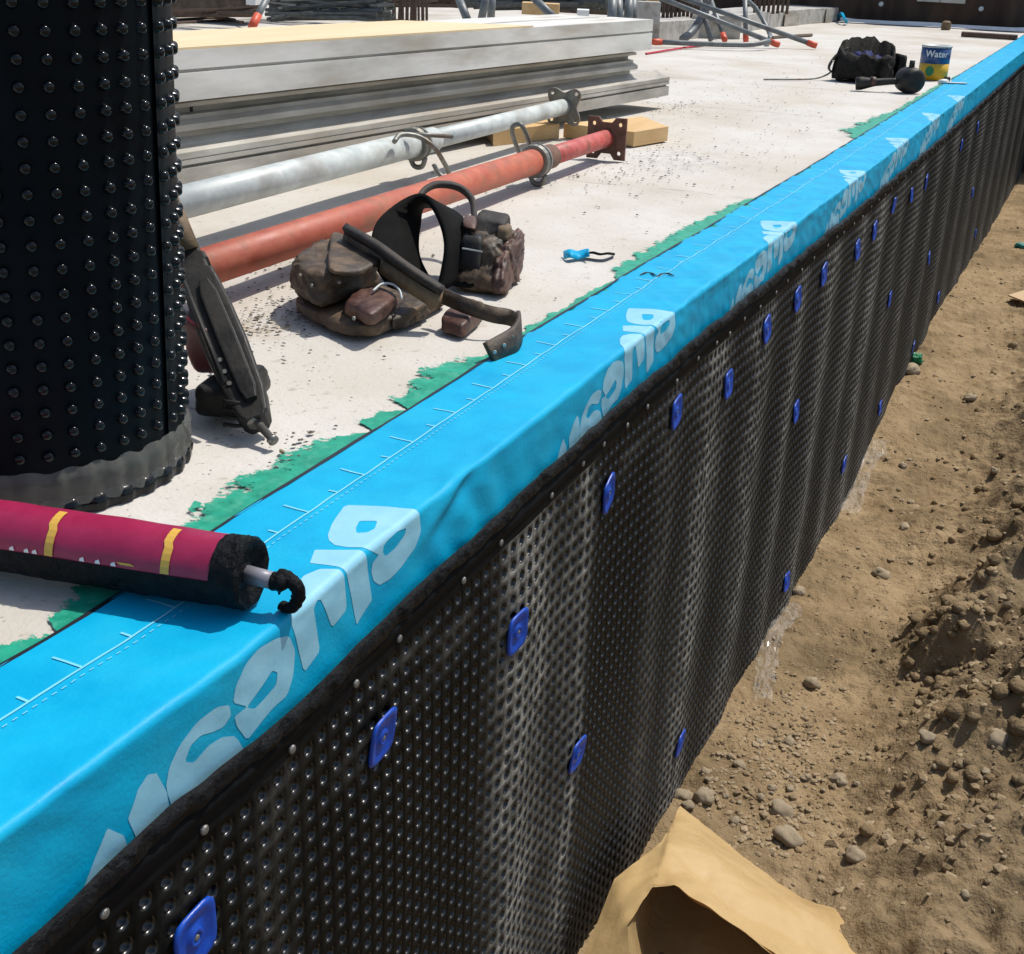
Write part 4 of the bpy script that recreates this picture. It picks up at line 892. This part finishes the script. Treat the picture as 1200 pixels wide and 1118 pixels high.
# paint can with printed band
cb = at(1092, 93); can = thing('paint_can', cb, 'blue and yellow labelled tin standing near the blue edge', 'can')
RCN, HCN = .0665, .152
obj('yellow_label', *lathe([(RCN, .001), (RCN, HCN*.48)], cb, (0, 0, 1), 40), M['can_yellow'], can, True)
obj('blue_label', *lathe([(RCN, HCN*.48), (RCN, HCN*.94)], cb, (0, 0, 1), 40), M['can_blue'], can, True)
obj('rim', *lathe([(RCN+.002, HCN*.94), (RCN+.003, HCN*.97), (RCN+.002, HCN), (RCN-.006, HCN), (RCN-.008, HCN-.006), (.002, HCN-.006)], cb, (0, 0, 1), 40), M['galv'], can, True)
cdir = math.atan2(-cb[1], -cb[0])
def can_text(txt, size, zc, mat, ang0):
    cu = bpy.data.curves.new('txt', 'FONT'); cu.body = txt; cu.size = size; cu.align_x = 'CENTER'; cu.offset = .0009
    o = bpy.data.objects.new('txt', cu); C.objects.link(o); dg = bpy.context.evaluated_depsgraph_get(); dg.update()
    me = bpy.data.meshes.new_from_object(o.evaluated_get(dg)); bpy.data.objects.remove(o); bpy.data.curves.remove(cu)
    V = []
    for v in me.vertices:
        th = ang0+v.co.x/RCN; V.append(cb+np.array([(RCN+.0009)*math.cos(th), (RCN+.0009)*math.sin(th), zc+v.co.y]))
    F = [list(p.vertices) for p in me.polygons]; bpy.data.meshes.remove(me); return obj('lettering', V, F, mat, can)
can_text('Water', .040, HCN*.68, M['white'], cdir+.1)
can_text('stop', .016, HCN*.86, M['white'], cdir-.35) if False else None
V = [cb+np.array([(RCN+.001)*math.cos(cdir-.25+.30*math.cos(t)*1.0), (RCN+.001)*math.sin(cdir-.25+.30*math.cos(t)), HCN*.27+.022*math.sin(t)]) for t in np.linspace(0, 2*math.pi, 20)[:-1]]
obj('dark_emblem', V, [list(range(19))], M['green_plastic'], can)
# putty knife near the can
kn = thing('putty_knife', at(1112, 96), 'small putty knife with a black handle end lying at the blue edge', 'putty knife')
obj('blade', *box(at(1120, 97, .008), rgt*.05, bk*.018, vz*.0012), M['galv'], kn)
obj('handle', *tube([at(1101, 96, .012), at(1112, 95, .012)], [.010, .012], 10), M['white'], kn, True)
obj('handle_end', *tube([at(1107, 93, .02), at(1112, 93, .02)], [.012, .012], 10), M['tool_black'], kn, True)

# ------------------------------------------------------------------ background
# rusted sheet pile wall
pw = thing('sheet_pile_wall', (11.75, 1.5, 0), 'dark rusty sheet pile retaining wall at the far end of the slab', 'wall')
yy = -7.0; kx = 0
while yy < 11.5:
    x0 = 11.72 if kx % 2 == 0 else 11.86; w_ = .42
    pro = [(x0, yy), (x0, yy+w_*.62), (11.72+11.86-x0, yy+w_*.95), (11.72+11.86-x0, yy+w_)] if True else None
    V = []
    for z in (-1.4, .72): V += [(px, py, z) for px, py in pro]+[(px+.02, py, z) for px, py in pro[::-1]]
    n = 8; F = [[k, (k+1) % n, n+(k+1) % n, n+k] for k in range(n)]+[[n+k for k in range(n)]]
    obj('pile', V, F, M['pile'], pw); yy += w_; kx += 1
for y_ in (1.88, 1.05): obj('tie_bolt', *lathe([(.02, 0), (.02, .03), (.008, .04)], (11.72, y_, .16), (-1, 0, 0), 12), M['galv'], pw)
wl = [at(1075, -2, 0), at(1130, -1, 0)]
w0 = atx(1076, -6, 11.68); w1 = atx(1132, -3, 11.68)
tag(obj('waler_beam', *box((w0+w1)/2, (w1-w0)/2*1.0, np.array([.02, 0, 0]), vz*.05), M['concrete_grey'], org=((w0+w1)/2)), 'pale horizontal waler fixed to the sheet piles', 'beam')
# strip of blue and white membrane turned up at the foot of the piles
V = []; F = []
for i, y_ in enumerate(np.linspace(.52, 2.2, 40)):
    xx = 11.60-.03*vn(y_*3, 2.); V += [(xx-.10, y_, .006), (xx, y_, .010+.006*vn(y_*9, 1.)), (xx+.03, y_, .032+.008*vn(y_*5, 3.)), (xx+.036, y_, .03)]
F = [[i*4+j, i*4+4+j, i*4+5+j, i*4+1+j] for i in range(39) for j in range(3)]
tag(obj('membrane_upstand', V, F, M['white'], org=(11.6, 1.4, 0)), 'pale membrane strip turned up along the foot of the sheet piles', 'membrane')
tag(obj('blue_scrap', *ribbon([at(982, 22, .02), at(986, 15, .08), at(990, 22, .05), at(992, 27, .01)], [bk*.05]*4, .01), M['blue'], org=at(986, 25)), 'crumpled blue membrane end at the corner of the sheet piles', 'scrap')
tag(obj('rebar_offcut', *tube([at(1127, 40, .02), at(1192, 44, .02)], .02, 8), M['rebar'], org=at(1160, 42)), 'dark steel bar lying across the far end of the slab', 'bar')
tag(obj('small_can', *lathe([(.035, 0), (.04, .02), (.036, .06), (.02, .07)], at(1108, 35), (0, 0, 1), 14), M['leather_tan'], org=at(1108, 35)), 'tiny tan pot at the foot of the sheet piles', 'pot')
# concrete kerb with plywood formwork squares and starter bars
kr = thing('concrete_kerb', at(880, 35), 'low concrete kerb with starter bars running back behind the tube frames', 'kerb')
K = [at(772, 49), at(836, 43), at(915, 31), at(990, 24)]
V = []
for i, p in enumerate(K):
    d = norm(K[min(i+1, 3)]-K[max(i-1, 0)]); nrm_ = np.array([-d[1], d[0], 0]); nrm_ = nrm_ if nrm_[0] > 0 else -nrm_; nrm_ = np.array([.45, .9, 0])*.5
    V += [p, p+vz*.115, p+nrm_+vz*.115, p+nrm_]
obj('kerb_body', V, [[i*4+j, i*4+4+j, i*4+4+(j+1) % 4, i*4+(j+1) % 4][::-1] for i in range(3) for j in range(4)]+[[0, 1, 2, 3], [12, 15, 14, 13]], M['concrete_grey'], kr)
for px0, px1, py in ((917, 934, 30.5), (965, 979, 26)):
    p, q_ = at(px0, py), at(px1, py-1.2); e = (q_-p)/2; obj('formwork_square', *box((p+q_)/2-bk*.05+vz*.056, e, bk*.012, vz*.055), M['alu_dark'], kr)
for x0, x1, yb, nb in ((777, 815, 20, 9), (884, 922, 14, 8)):
    for k in range(nb):
        p = at(x0+(x1-x0)*k/(nb-1), yb+random.uniform(-1, 1), .116); obj('starter_bar', *tube([p-vz*.01, p+vz*(.5+random.uniform(-.1, .1))], .012, 6), M['rebar'], kr)
# grey tube frames with orange end caps
def frame_thing(label, tubes, caps, base, r=.015):
    t = thing('tube_frame', base, label, 'trestle frame', 'grey tube trestles at the back')
    for P in tubes: obj('tube', *tube(spline(P, 4) if len(P) > 2 else P, r, 10), M['frame_grey'], t, True)
    for a_, b_2 in caps:
        d_ = norm(np.asarray(a_)-np.asarray(b_2)); obj('end_cap', *tube([np.asarray(a_)-d_*.05, np.asarray(a_)-d_*.01, np.asarray(a_)+d_*.012], [r*1.15, r*1.25, r*1.1], 12), M['orange'], t, True)
e1 = at(911, 52, .025); s1 = atx(765, -6, 7.3); e2 = at(955, 53, .025); s2 = atx(792, -5, 7.6); top = .42
frame_thing('grey tube trestle with two long orange tipped legs slanting to the slab', [[s1, e1], [s2, e2], [atx(836, 18, 8.4), atx(846, 34, 8.2)]], [(e1, s1), (e2, s2)], e1*np.array([1, 1, 0]))
l0 = at(766, 49, .03); l1 = at(870, 52.5, .03); l2 = at(902, 48, .05)
v1 = at(874, 47, .03); v2 = at(849, 46, .03); v3 = at(833, 47, .03)
frame_thing('grey tube trestle lying with its red tipped rail on the slab and legs upright', [[l0, l1, l2], [v1, atx(873, -5, v1[0]+.1)], [v2, atx(830, -8, v2[0]+.3)], [v3, atx(818, -8, v3[0]+.2)], [atx(862, -8, 8.5), atx(884, 8, 8.6), atx(901, 37, 8.5), at(902, 46, .04)]], [(l0, l1), (v1, atx(873, -5, v1[0])), (v2, atx(830, -8, v2[0]+.3))], l1*np.array([1, 1, 0]))
v4 = at(800, 46, .03); frame_thing('grey bent tube frame leaning behind the end of the beams', [[v4, atx(812, 36, v4[0]+.1), atx(826, 14, v4[0]+.2), atx(830, -6, v4[0]+.2)], [atx(770, -5, 8.4), atx(748, 16, 8.4)]], [], v4*np.array([1, 1, 0]), .026)
p = [atx(x_, 26, 6.2) for x_ in (715, 724, 733, 741)]
frame_thing('cluster of upright blue grey tubes behind the beam stack', [[atx(x_, 30, 6.2+.1*i), atx(x_+dx_, -8, 6.3+.1*i)] for i, (x_, dx_) in enumerate(((716, 3), (726, -2), (735, 4), (741, 2)))], [], p[1]*np.array([1, 1, 0]), .024)
frame_thing('pale grey tubes slanting down behind the timber board', [[atx(649, 21, 5.2), atx(622, -6, 5.3)], [atx(548, 24, 5.0), atx(536, -6, 5.1)], [atx(564, 24, 5.2), atx(570, -6, 5.2)], [atx(575, 24, 5.3), atx(577, -6, 5.3)]], [], atx(600, 20, 5.2)*np.array([1, 1, 0]), .018)
q0 = atx(296, 30, 3.9); frame_thing('orange tipped grey tube standing behind the left end of the beams', [[q0, atx(315, -6, 4.0)]], [(q0, atx(315, -6, 4.0))], q0*np.array([1, 1, 0]), .013)
tag(obj('red_string', *tube([at(757, 63, .004), at(800, 56, .004), at(833, 52, .004)], .006, 6), M['red_string'], org=at(795, 57)), 'thin red string lying on the slab past the beams', 'string')
tag(obj('thin_lath', *tube([at(905, 44, .01), at(951, 41, .01)], .012, 6), M['wood_dark'], org=at(930, 43)), 'thin brown lath lying on the slab behind the trestle tips', 'lath')
tag(obj('dark_sheet', *box((at(812, 47)+at(868, 45))/2+vz*.07+bk*.1, rgt*.16, bk*.02, vz*.07), M['alu_dark'], org=at(840, 46)), 'dark board leaning low behind the trestle rail', 'board')
# stacks of reinforcing bars and timber at the back left
def bundle(label, px0, px1, py, xd, n, spread, r, mat, name='rebar_bundle', cat='rebar'):
    base = atx((px0+px1)/2, py, xd); base = base*np.array([1, 1, 0]); t = thing(name, base, label, cat)
    for i in range(n):
        a_ = atx(px0+random.uniform(-14, 6), py-random.uniform(0, spread), xd+random.uniform(0, .5)); b_2 = atx(px1+random.uniform(-4, 18), py-random.uniform(0, spread), xd+random.uniform(0, .5)+.1)
        for q_ in (a_, b_2): q_[2] = max(q_[2], r+.002)
        obj('bar', *tube([a_, (a_+b_2)/2+vz*random.uniform(-.006, .006), b_2], r, 6), mat, t)
    return t
bundle('tangled bundle of dark grey reinforcing bars behind the timber board', 325, 445, 24, 5.2, 34, 28, .010, M['rebar_grey'])
bundle('long dark bars heaped behind the grey tubes in the middle', 560, 700, 10, 7.2, 18, 14, .016, M['rebar_grey'])
bundle('rusty bars lying flat on the slab at the back left', 190, 290, 20, 6.0, 10, 12, .012, M['rebar'])
bundle('thin rusty bars strewn between the starter bars and the grey tubes', 430, 545, 9, 7.6, 16, 12, .012, M['rebar'])
bundle('dark bars stacked at the top behind the upright blue grey tubes', 690, 780, 6, 8.6, 14, 10, .016, M['rebar_grey'])
bundle('brown bars in a low heap above the left end of the timber board', 300, 420, 3, 7.0, 14, 10, .014, M['rebar'])
for i, (px, py) in enumerate(((218, 17), (230, 22), (240, 25))):
    pa = at(px-40, py+2, .01); pb = at(px+22, py-1, .01); pc = at(px+45, py+1, .03)
    tag(obj('hooked_bar', *tube(spline([pa, pb, at(px+26, py-4, .05) if i == 0 else pc], 4), .009, 6), M['rebar'], org=pb), ['hooked rusty bar lying farthest back left on the slab', 'rusty bar lying second from the back left', 'rusty bar lying nearest behind the timber board'][i], 'rebar')
sb = thing('starter_cage', atx(470, 25, 6.0)*np.array([1, 1, 0]), 'rusty cage of upright starter bars behind the timber board', 'rebar cage')
for k in range(13):
    p = atx(443+k*4.8, 30, 6.0+.25*(k % 3)); p[2] = 0; q_ = np.array([random.uniform(-.05, .05), random.uniform(-.05, .05), 0]); obj('upright_bar', *tube([p, p+q_*.5+vz*.4, p+q_+vz*(.75+.1*random.random())], random.choice((.008, .011, .013)), 6), M['rebar'], sb)
for z in (.30, .38, .46): p = atx(440, 20, 6.05); q_ = atx(505, 18, 6.05); p[2] = q_[2] = z; obj('tie_bar', *tube([p, q_], .011, 6), M['rebar'], sb)
def boxat(name, label, cat, px0, px1, py, xd, h, mat, dep=.15):
    a_ = atx(px0, py, xd); b_2 = atx(px1, py, xd); z0 = max(0.003, (a_[2]+b_2[2])/2); c_ = (a_+b_2)/2; c_[2] = z0+h/2; e = (b_2-a_)/2; e[2] = 0
    t = tag(obj(name, *box(c_, e, np.array([dep/2, dep*.2, 0]), vz*h/2), mat, org=(c_[0], c_[1], z0)), label, cat); return t
boxat('timber_beam', 'dark weathered timber beam lying behind the rusty bars', 'timber', 150, 300, 9, 6.9, .12, M['wood_dark'], .3)
boxat('timber_beam', 'short yellow timber end poking out among the dark bars', 'timber', 612, 655, 17, 6.6, .06, M['wood'])
boxat('timber_beam', 'small yellow timber piece right of the upright tubes', 'timber', 757, 771, 11, 7.6, .06, M['wood'])
boxat('timber_beam', 'long dark timber lying behind the heaped bars', 'timber', 380, 720, 7, 8.2, .10, M['wood_dark'], .3)
boxat('white_bag', 'crumpled white wrapper lying behind the end of the beams', 'wrapper', 676, 690, 20, 6.0, .035, M['white'])
boxat('white_bag', 'white plastic wrapper caught on the bars at the top left', 'wrapper', 293, 304, 5, 5.6, .05, M['white'])
boxat('concrete_block', 'pale concrete block behind the upright tubes', 'block', 745, 772, 27, 7.4, .12, M['concrete_grey'])

# loose dark crumbs and straw on the slab
def scatter(name, centres, mat, szr, flat=.5, straw=False):
    mb = MB()
    for (cx_, cy_, sx, sy, num) in centres:
        for _ in range(num):
            p = np.array([random.gauss(cx_, sx), random.gauss(cy_, sy), .002])
            if p[1] < .68: continue
            s = random.uniform(*szr)*random.choice((.5, .7, 1, 1, 1.5))
            a = random.uniform(0, 6.28); u_ = np.array([math.cos(a), math.sin(a), 0])*s; v_ = np.array([-math.sin(a), math.cos(a), 0])*s*random.uniform(.4, .9)
            if straw: u_ *= 4; v_ *= .35
            h_ = vz*s*flat*random.uniform(.4, 1)
            mb.add([p+u_, p+v_, p-u_*random.uniform(.6, 1), p-v_, p+h_+u_*.2, p-vz*.001], [[0, 1, 4], [1, 2, 4], [2, 3, 4], [3, 0, 4]])
    return mb.build(name, mat)
o = scatter('dark_crumbs', [(1.75, 1.15, .16, .07, 260), (1.45, 1.03, .12, .06, 240), (1.4, 1.0, .05, .05, 120), (2.3, 1.25, .3, .06, 200), (3.0, 1.02, .25, .10, 320), (3.5, .95, .4, .18, 200), (4.5, 1.25, .5, .2, 260), (5., 1.3, .9, .35, 180), (4.35, 1.36, .12, .03, 120), (1.2, .86, .25, .12, 50), (2.6, .95, .6, .2, 60), (1.04, .74, .03, .05, 40), (6.5, 1.3, 1.2, .5, 120)], M['crumb'], (.0015, .0045))
tag(o, 'dark crumbs and grit scattered on the pale slab', 'debris', kind='stuff')
o = scatter('straw_litter', [(1.36, 1.02, .04, .03, 160), (3.1, 1.0, .3, .1, 60), (4.6, 1.2, .5, .2, 40)], M['straw'], (.001, .0022), .3, True)
tag(o, 'short straw coloured fibres littering the slab beside the tool belt', 'litter', kind='stuff')
tag(obj('pebble', *soft_box([at(327, 531, .001), at(333, 533, .001), at(334, 529, .001), at(328, 527, .001), at(327, 527, .006), at(333, 529, .006), at(334, 526, .006), at(328, 525, .006)], 4, 3, .001, 200), M['stone'], org=at(330, 530)), 'tiny tan pebble on the slab beyond the tool nozzle', 'stone')

# ------------------------------------------------------------------ stones and litter on the dirt
def stone_mesh(seed, sub=3):
    bm = bmesh.new(); bmesh.ops.create_icosphere(bm, subdivisions=sub, radius=1)
    for v in bm.verts:
        d = v.co.normalized(); v.co = d*(1+.38*mnoise.noise(d*1.2+Vector((seed*3.1, 0, 0)))+.20*(.3-abs(mnoise.noise(d*2.0+Vector((0, seed, 0)))))+.06*mnoise.noise(d*6+Vector((0, seed, 0)))); v.co.z *= .72
    me = bpy.data.meshes.new('stone'); bm.to_mesh(me); bm.free(); me.materials.append(M['stone']); me.polygons.foreach_set('use_smooth', [True]*len(me.polygons)); return me
SM = [stone_mesh(i) for i in range(8)]
def gpt(px, py):
    z = -1.08
    for _ in range(6):
        p = at(px, py, z); z = float(ground_z(p[0], p[1]))
    return at(px, py, z)
def stone(px, py, rpx, label, i):
    p = gpt(px, py); r = rpx/F_PX*np.linalg.norm(p-np.array([0, 0, CAM_H])); o = bpy.data.objects.new('stone', SM[i % 8]); C.objects.link(o)
    o.location = (p[0], p[1], p[2]+r*.35); o.scale = (r*random.uniform(.9, 1.25), r*random.uniform(.85, 1.1), r); o.rotation_euler = (random.uniform(-.4, .4), random.uniform(-.4, .4), random.uniform(0, 6.28))
    tag(o, label, 'stone', 'stones on the dirt')
named = [(923, 984, 14, 'largest rounded tan stone near the brown paper'), (917, 955, 12, 'angular grey tan stone just above the round stone near the paper'), (825, 936, 11, 'upright tan stone at the foot of the wall above the paper tip'), (800, 935, 9, 'small rounded stone touching the black wall above the paper tip'),
         (1068, 437, 10, 'rounded stone beside the green scrap at the wall foot'), (952, 803, 9, 'pale square stone right of the clear plastic film'), (1033, 676, 9, 'tan stone alone in the middle of the bare dirt'), (1086, 866, 9, 'pale stone below the dark hollow in the mound'), (1001, 1005, 11, 'half buried stone to the right of the round stone'),
         (1090, 775, 10, 'long pale stone on the rim of the dark hollow'), (936, 695, 7, 'small stone above the clear plastic film at the wall'), (1167, 870, 12, 'brown stone on the lumpy mound near the right edge')]
for i, (px, py, r, lb) in enumerate(named): stone(px, py, r, lb, i)
for k in range(70):
    if k % 5 in (1, 3) and k > 20: continue
    if k < 34: px = random.gauss(890, 45); py = random.gauss(905, 25)
    elif k < 52: px = random.uniform(1080, 1195); py = random.uniform(840, 1110)
    else: px = random.uniform(1000, 1190); py = random.uniform(380, 620)
    if px < 812+ (920-py)*.62: continue
    stone(px, py, random.uniform(2.6, 6.2)*random.choice((.7, 1, 1, 1.2)), ['small loose stone in the gravel patch by the wall foot', 'small loose stone on the lumpy mound at the lower right', 'small loose stone on the far strip of dirt'][0 if k < 34 else 1 if k < 52 else 2], k)
# gravel and clods too small to pick apart
mb = MB()
octa = [(1, 0, 0), (0, 1, 0), (-1, 0, 0), (0, -1, 0), (0, 0, 1), (0, 0, -.6)]; oF = [[0, 1, 4], [1, 2, 4], [2, 3, 4], [3, 0, 4], [1, 0, 5], [2, 1, 5], [3, 2, 5], [0, 3, 5]]
icoV = None
bm = bmesh.new(); bmesh.ops.create_icosphere(bm, subdivisions=1, radius=1); bm.verts.index_update(); icoV = np.array([v.co[:] for v in bm.verts]); icoF = [[v.index for v in f.verts] for f in bm.faces]; bm.free()
gx = []; 
for k in range(4600):
    u = random.random()
    if u < .35: x = random.gauss(2.2, .22); y = random.gauss(.36, .09); s = .0016+.007*random.random()**2.5
    elif u < .65: x = random.uniform(1.6, 3.6); y = random.uniform(-.35, .5); s = .0012+.005*random.random()**3
    elif u < .8: x = random.uniform(1.8, 3.2); y = random.gauss(-.05, .12); s = .0016+.012*random.random()**3
    else: x = random.uniform(3, 9); y = random.uniform(-.2, .49); s = .002+.010*random.random()**3
    if y > .49 or y < -.6: continue
    gx.append((x, y, s))
gz = ground_z(np.array([q[0] for q in gx]), np.array([q[1] for q in gx]))
allV = []; allF = []
for (x, y, s), z in zip(gx, gz):
    a = random.uniform(0, 6.28); ca, sa = math.cos(a), math.sin(a); R_ = np.array([[ca, -sa, 0], [sa, ca, 0], [0, 0, 1]])
    P = (icoV*(1+.6*(RNG.random((12, 1))-.5))*np.array([s*random.uniform(.8, 1.5), s*random.uniform(.7, 1.1), s*.75])) @ R_.T+np.array([x, y, z+s*.05])
    n0_ = len(allV); allV.extend(P.tolist()); allF.extend([[i+n0_ for i in f] for f in icoF])
o = obj('gravel', allV, allF, M['gravel']); tag(o, 'fine gravel and clods strewn over the brown dirt', 'gravel', kind='stuff')

# broken clods of dug soil
cV = []; cF = []
bm = bmesh.new(); bmesh.ops.create_icosphere(bm, subdivisions=2, radius=1); bm.verts.index_update(); ic2 = np.array([v.co[:] for v in bm.verts]); if2 = [[v.index for v in f.verts] for f in bm.faces]; bm.free()
cl = []
for k in range(900):
    u = random.random()
    if u < .6: x = random.uniform(2.0, 3.7); y = random.gauss(-.06, .12)
    elif u < .8: x = random.gauss(2.72, .12); y = random.gauss(.08, .06)
    else: x = random.uniform(1.8, 6); y = random.uniform(.0, .46)
    if y > .47: continue
    cl.append((x, y, .002+.019*random.random()**3.6*(1 if y < .18 else .5)))
cz = ground_z(np.array([q[0] for q in cl]), np.array([q[1] for q in cl]))
for (x, y, s), z in zip(cl, cz):
    sd_ = random.uniform(0, 90); P = []
    for d in ic2:
        v = Vector(d); r = 1+.45*mnoise.noise(v*1.1+Vector((sd_, 0, 0)))+.35*(.3-abs(mnoise.noise(v*2.3+Vector((0, sd_, 0)))))+.15*mnoise.noise(v*6+Vector((0, 0, sd_))); P.append(d*r)
    P = np.array(P)*np.array([s*random.uniform(.8, 1.4), s*random.uniform(.8, 1.2), s*.75])+np.array([x, y, z+s*.1])
    n0_ = len(cV); cV.extend(P.tolist()); cF.extend([[i+n0_ for i in f] for f in if2])
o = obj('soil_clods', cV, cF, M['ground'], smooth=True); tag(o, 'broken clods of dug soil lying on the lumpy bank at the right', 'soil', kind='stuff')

# brown kraft paper heap
kp = thing('kraft_paper', gpt(850, 1080), 'crumpled sheet of waxy brown kraft paper leaning against the black wall', 'paper')
GB = -1.06
def K_(px, py, dz): return at(px, py, GB+dz)
def facet(name, pts, tris, sub=5, amp=.004, mat=None, seed=0, soft=()):
    """every facet smooth in itself, creased against its neighbours"""
    V = []; F = []; n = sub+1; shared = {}
    for t in tris:
        a, b, c = [np.asarray(pts[k], float) for k in t]; ix = {}
        for i in range(n+1):
            for j in range(n+1-i):
                p = a+(b-a)*i/n+(c-a)*j/n; q = Vector(p)
                p = p+vz*amp*(mnoise.noise(q*8+Vector((seed, 0, 0)))+.8*(.3-abs(mnoise.noise(q*13+Vector((seed, 3, 0)))))+.3*mnoise.noise(q*30))
                key = tuple(np.round(p, 5))
                if t in soft and key in shared: ix[i, j] = shared[key]; continue
                ix[i, j] = len(V); V.append(p)
                if t in soft: shared[key] = ix[i, j]
        for i in range(n):
            for j in range(n-i):
                F.append([ix[i, j], ix[i+1, j], ix[i, j+1]])
                if i+j < n-1: F.append([ix[i+1, j], ix[i+1, j+1], ix[i, j+1]])
    if soft:
        nb = [set() for _ in V]; ec = {}
        for f in F:
            for a_, b_2 in ((f[0], f[1]), (f[1], f[2]), (f[2], f[0])): nb[a_].add(b_2); nb[b_2].add(a_); e_ = (min(a_, b_2), max(a_, b_2)); ec[e_] = ec.get(e_, 0)+1
        rim = {v for e_, c_ in ec.items() if c_ == 1 for v in e_}; A_ = np.array(V)
        for _ in range(2):
            B_ = A_.copy()
            for i in range(len(A_)):
                if i not in rim: B_[i] = .4*A_[i]+.6*A_[list(nb[i])].mean(0)
            A_ = B_
        for i in range(len(A_)):
            q = Vector(A_[i]); A_[i] = A_[i]+vz*amp*.5*((.3-abs(mnoise.noise(q*17+Vector((seed, 7, 0)))))+.5*mnoise.noise(q*40))
        V = A_
    return obj(name, V, F, mat or M['kraft'], kp, True)
pts = [K_(797, 944, .05), K_(870, 1004, .05), K_(942, 1056, .03), K_(992, 1070, .02), K_(1012, 1140, .04), K_(940, 1180, .10),      # 0-5 outer right rim
       K_(775, 990, .14), K_(832, 1002, .14), K_(866, 1076, .15), K_(926, 1062, .10), K_(782, 996, .16),                                # 6-10 ridge
       K_(765, 1038, .20), K_(790, 1038, .20), K_(850, 1078, .20), K_(905, 1118, .20), K_(980, 1175, .20),                              # 11-15 lip
       K_(735, 1086, .20), K_(720, 1030, .16), K_(683, 1122, .14), K_(640, 1190, .12), K_(742, 1180, .18)]                              # 16-20 left flank
tris = [(0, 1, 7), (0, 7, 10), (0, 10, 6), (1, 2, 9), (1, 9, 7), (7, 9, 8), (7, 8, 10), (2, 3, 9), (9, 3, 4), (9, 4, 8), (8, 4, 14), (8, 14, 13), (10, 8, 13), (10, 13, 12), (10, 12, 11), (6, 10, 11), (6, 11, 17), (17, 11, 16), (17, 16, 18), (18, 16, 20), (18, 20, 19), (4, 5, 14), (14, 5, 15)]
facet('outer_sheet', pts, tris, 9, .009, soft=set(tris) if True else {(0, 10, 6), (10, 12, 11), (6, 10, 11), (6, 11, 17), (17, 11, 16), (17, 16, 18), (18, 16, 20), (18, 20, 19), (10, 8, 13), (10, 13, 12), (8, 14, 13), (8, 4, 14), (4, 5, 14), (14, 5, 15)})
ptsi = [K_(765, 1038, .195), K_(790, 1038, .195), K_(850, 1078, .195), K_(905, 1118, .195), K_(980, 1175, .195), K_(735, 1086, .195), K_(742, 1180, .175),
        K_(775, 1010, .02), K_(815, 1000, .01), K_(900, 1050, .01), K_(980, 1120, .01), K_(760, 1090, .01), K_(775, 1220, .01), K_(900, 1220, .01)]
facet('folded_inside', ptsi, [(0, 1, 8), (0, 8, 7), (1, 2, 9), (1, 9, 8), (2, 3, 10), (2, 10, 9), (3, 4, 10), (5, 0, 7), (5, 7, 11), (6, 5, 11), (6, 11, 12), (7, 8, 11), (8, 9, 11), (9, 13, 11), (11, 13, 12), (9, 10, 13)], 8, .007, seed=5, soft=set([(0, 1, 8), (0, 8, 7), (1, 2, 9), (1, 9, 8), (2, 3, 10), (2, 10, 9), (3, 4, 10), (5, 0, 7), (5, 7, 11), (6, 5, 11), (6, 11, 12), (7, 8, 11), (8, 9, 11), (9, 13, 11), (11, 13, 12), (9, 10, 13)]))
# clear film at the wall foot
cf = thing('clear_film', gpt(900, 770), 'crumpled clear plastic film at the foot of the black wall', 'plastic film')
def film(par, path, wid, name='film', m=13):
    P = spline(path, 9); V = []
    for i, p in enumerate(P):
        w_ = wid[0]+(wid[1]-wid[0])*i/(len(P)-1); w_ *= 1+.45*mnoise.noise(Vector((i*.22, w_*40, 3)))
        for j in range(m):
            f = j/(m-1)-.5; q_ = np.asarray(p)+rgt*w_*f+bk*.03*mnoise.noise(Vector((i*.2, j*.3, 9)))
            q_ = q_+vz*(.030*abs(mnoise.noise(Vector((i*.28, j*.42, w_*20))))+.014*abs(mnoise.noise(Vector((i*.8, j*1.1, 5))))+.003)
            V.append(q_)
    F = [[i*m+j, i*m+j+1, i*m+m+j+1, i*m+m+j] for i in range(len(P)-1) for j in range(m-1)]
    return obj(name, V, F, M['clear'], par, False)
film(cf, [gpt(922, 712), gpt(918, 728), gpt(905, 748), gpt(898, 775), gpt(896, 800), gpt(892, 826)], (.07, .045))
cf2 = thing('clear_film', gpt(1005, 590), 'smaller scrap of clear plastic film farther along the wall foot', 'plastic film')
film(cf2, [gpt(1030, 520), gpt(1018, 540), gpt(1000, 570), gpt(988, 604)], (.07, .10))
# litter
def chip(name, label, cat, pts, mat, z=.01):
    P = [gpt(*p)+vz*z for p in pts]; n = len(P); V = P+[p+vz*.006 for p in P]
    F = [list(range(n))[::-1], [n+k for k in range(n)]]+[[k, (k+1) % n, n+(k+1) % n, n+k] for k in range(n)]
    return tag(obj(name, V, F, mat, org=P[0]), label, cat)
chip('cardboard_scrap', 'flat tan cardboard scrap at the right edge of the dirt', 'cardboard', [(1180, 354), (1205, 346), (1215, 366), (1203, 363)], M['cardboard'], .03)
g0 = gpt(1195, 290); tag(obj('teal_scrap', *soft_box([g0+np.array(q)*.5 for q in ((-.06, .05, 0), (-.06, -.08, 0), (.06, -.08, 0), (.06, .05, 0), (-.05, .04, .05), (-.05, -.08, .07), (.05, -.08, .07), (.05, .04, .05))], 6, 3, .015, 30), M['teal'], org=g0), 'teal plastic scrap at the right edge on the dirt', 'scrap')
g0 = gpt(1074, 424); tag(obj('green_scrap', *soft_box([g0+np.array(q)*.4 for q in ((-.06, .05, 0), (-.06, -.06, 0), (.06, -.06, 0), (.06, .05, 0), (-.05, .02, .06), (-.03, -.06, .09), (.05, -.03, .07), (.02, .04, .1))], 6, 3, .012, 40), M['green_plastic'], org=g0), 'bright green plastic scrap at the wall foot', 'scrap')
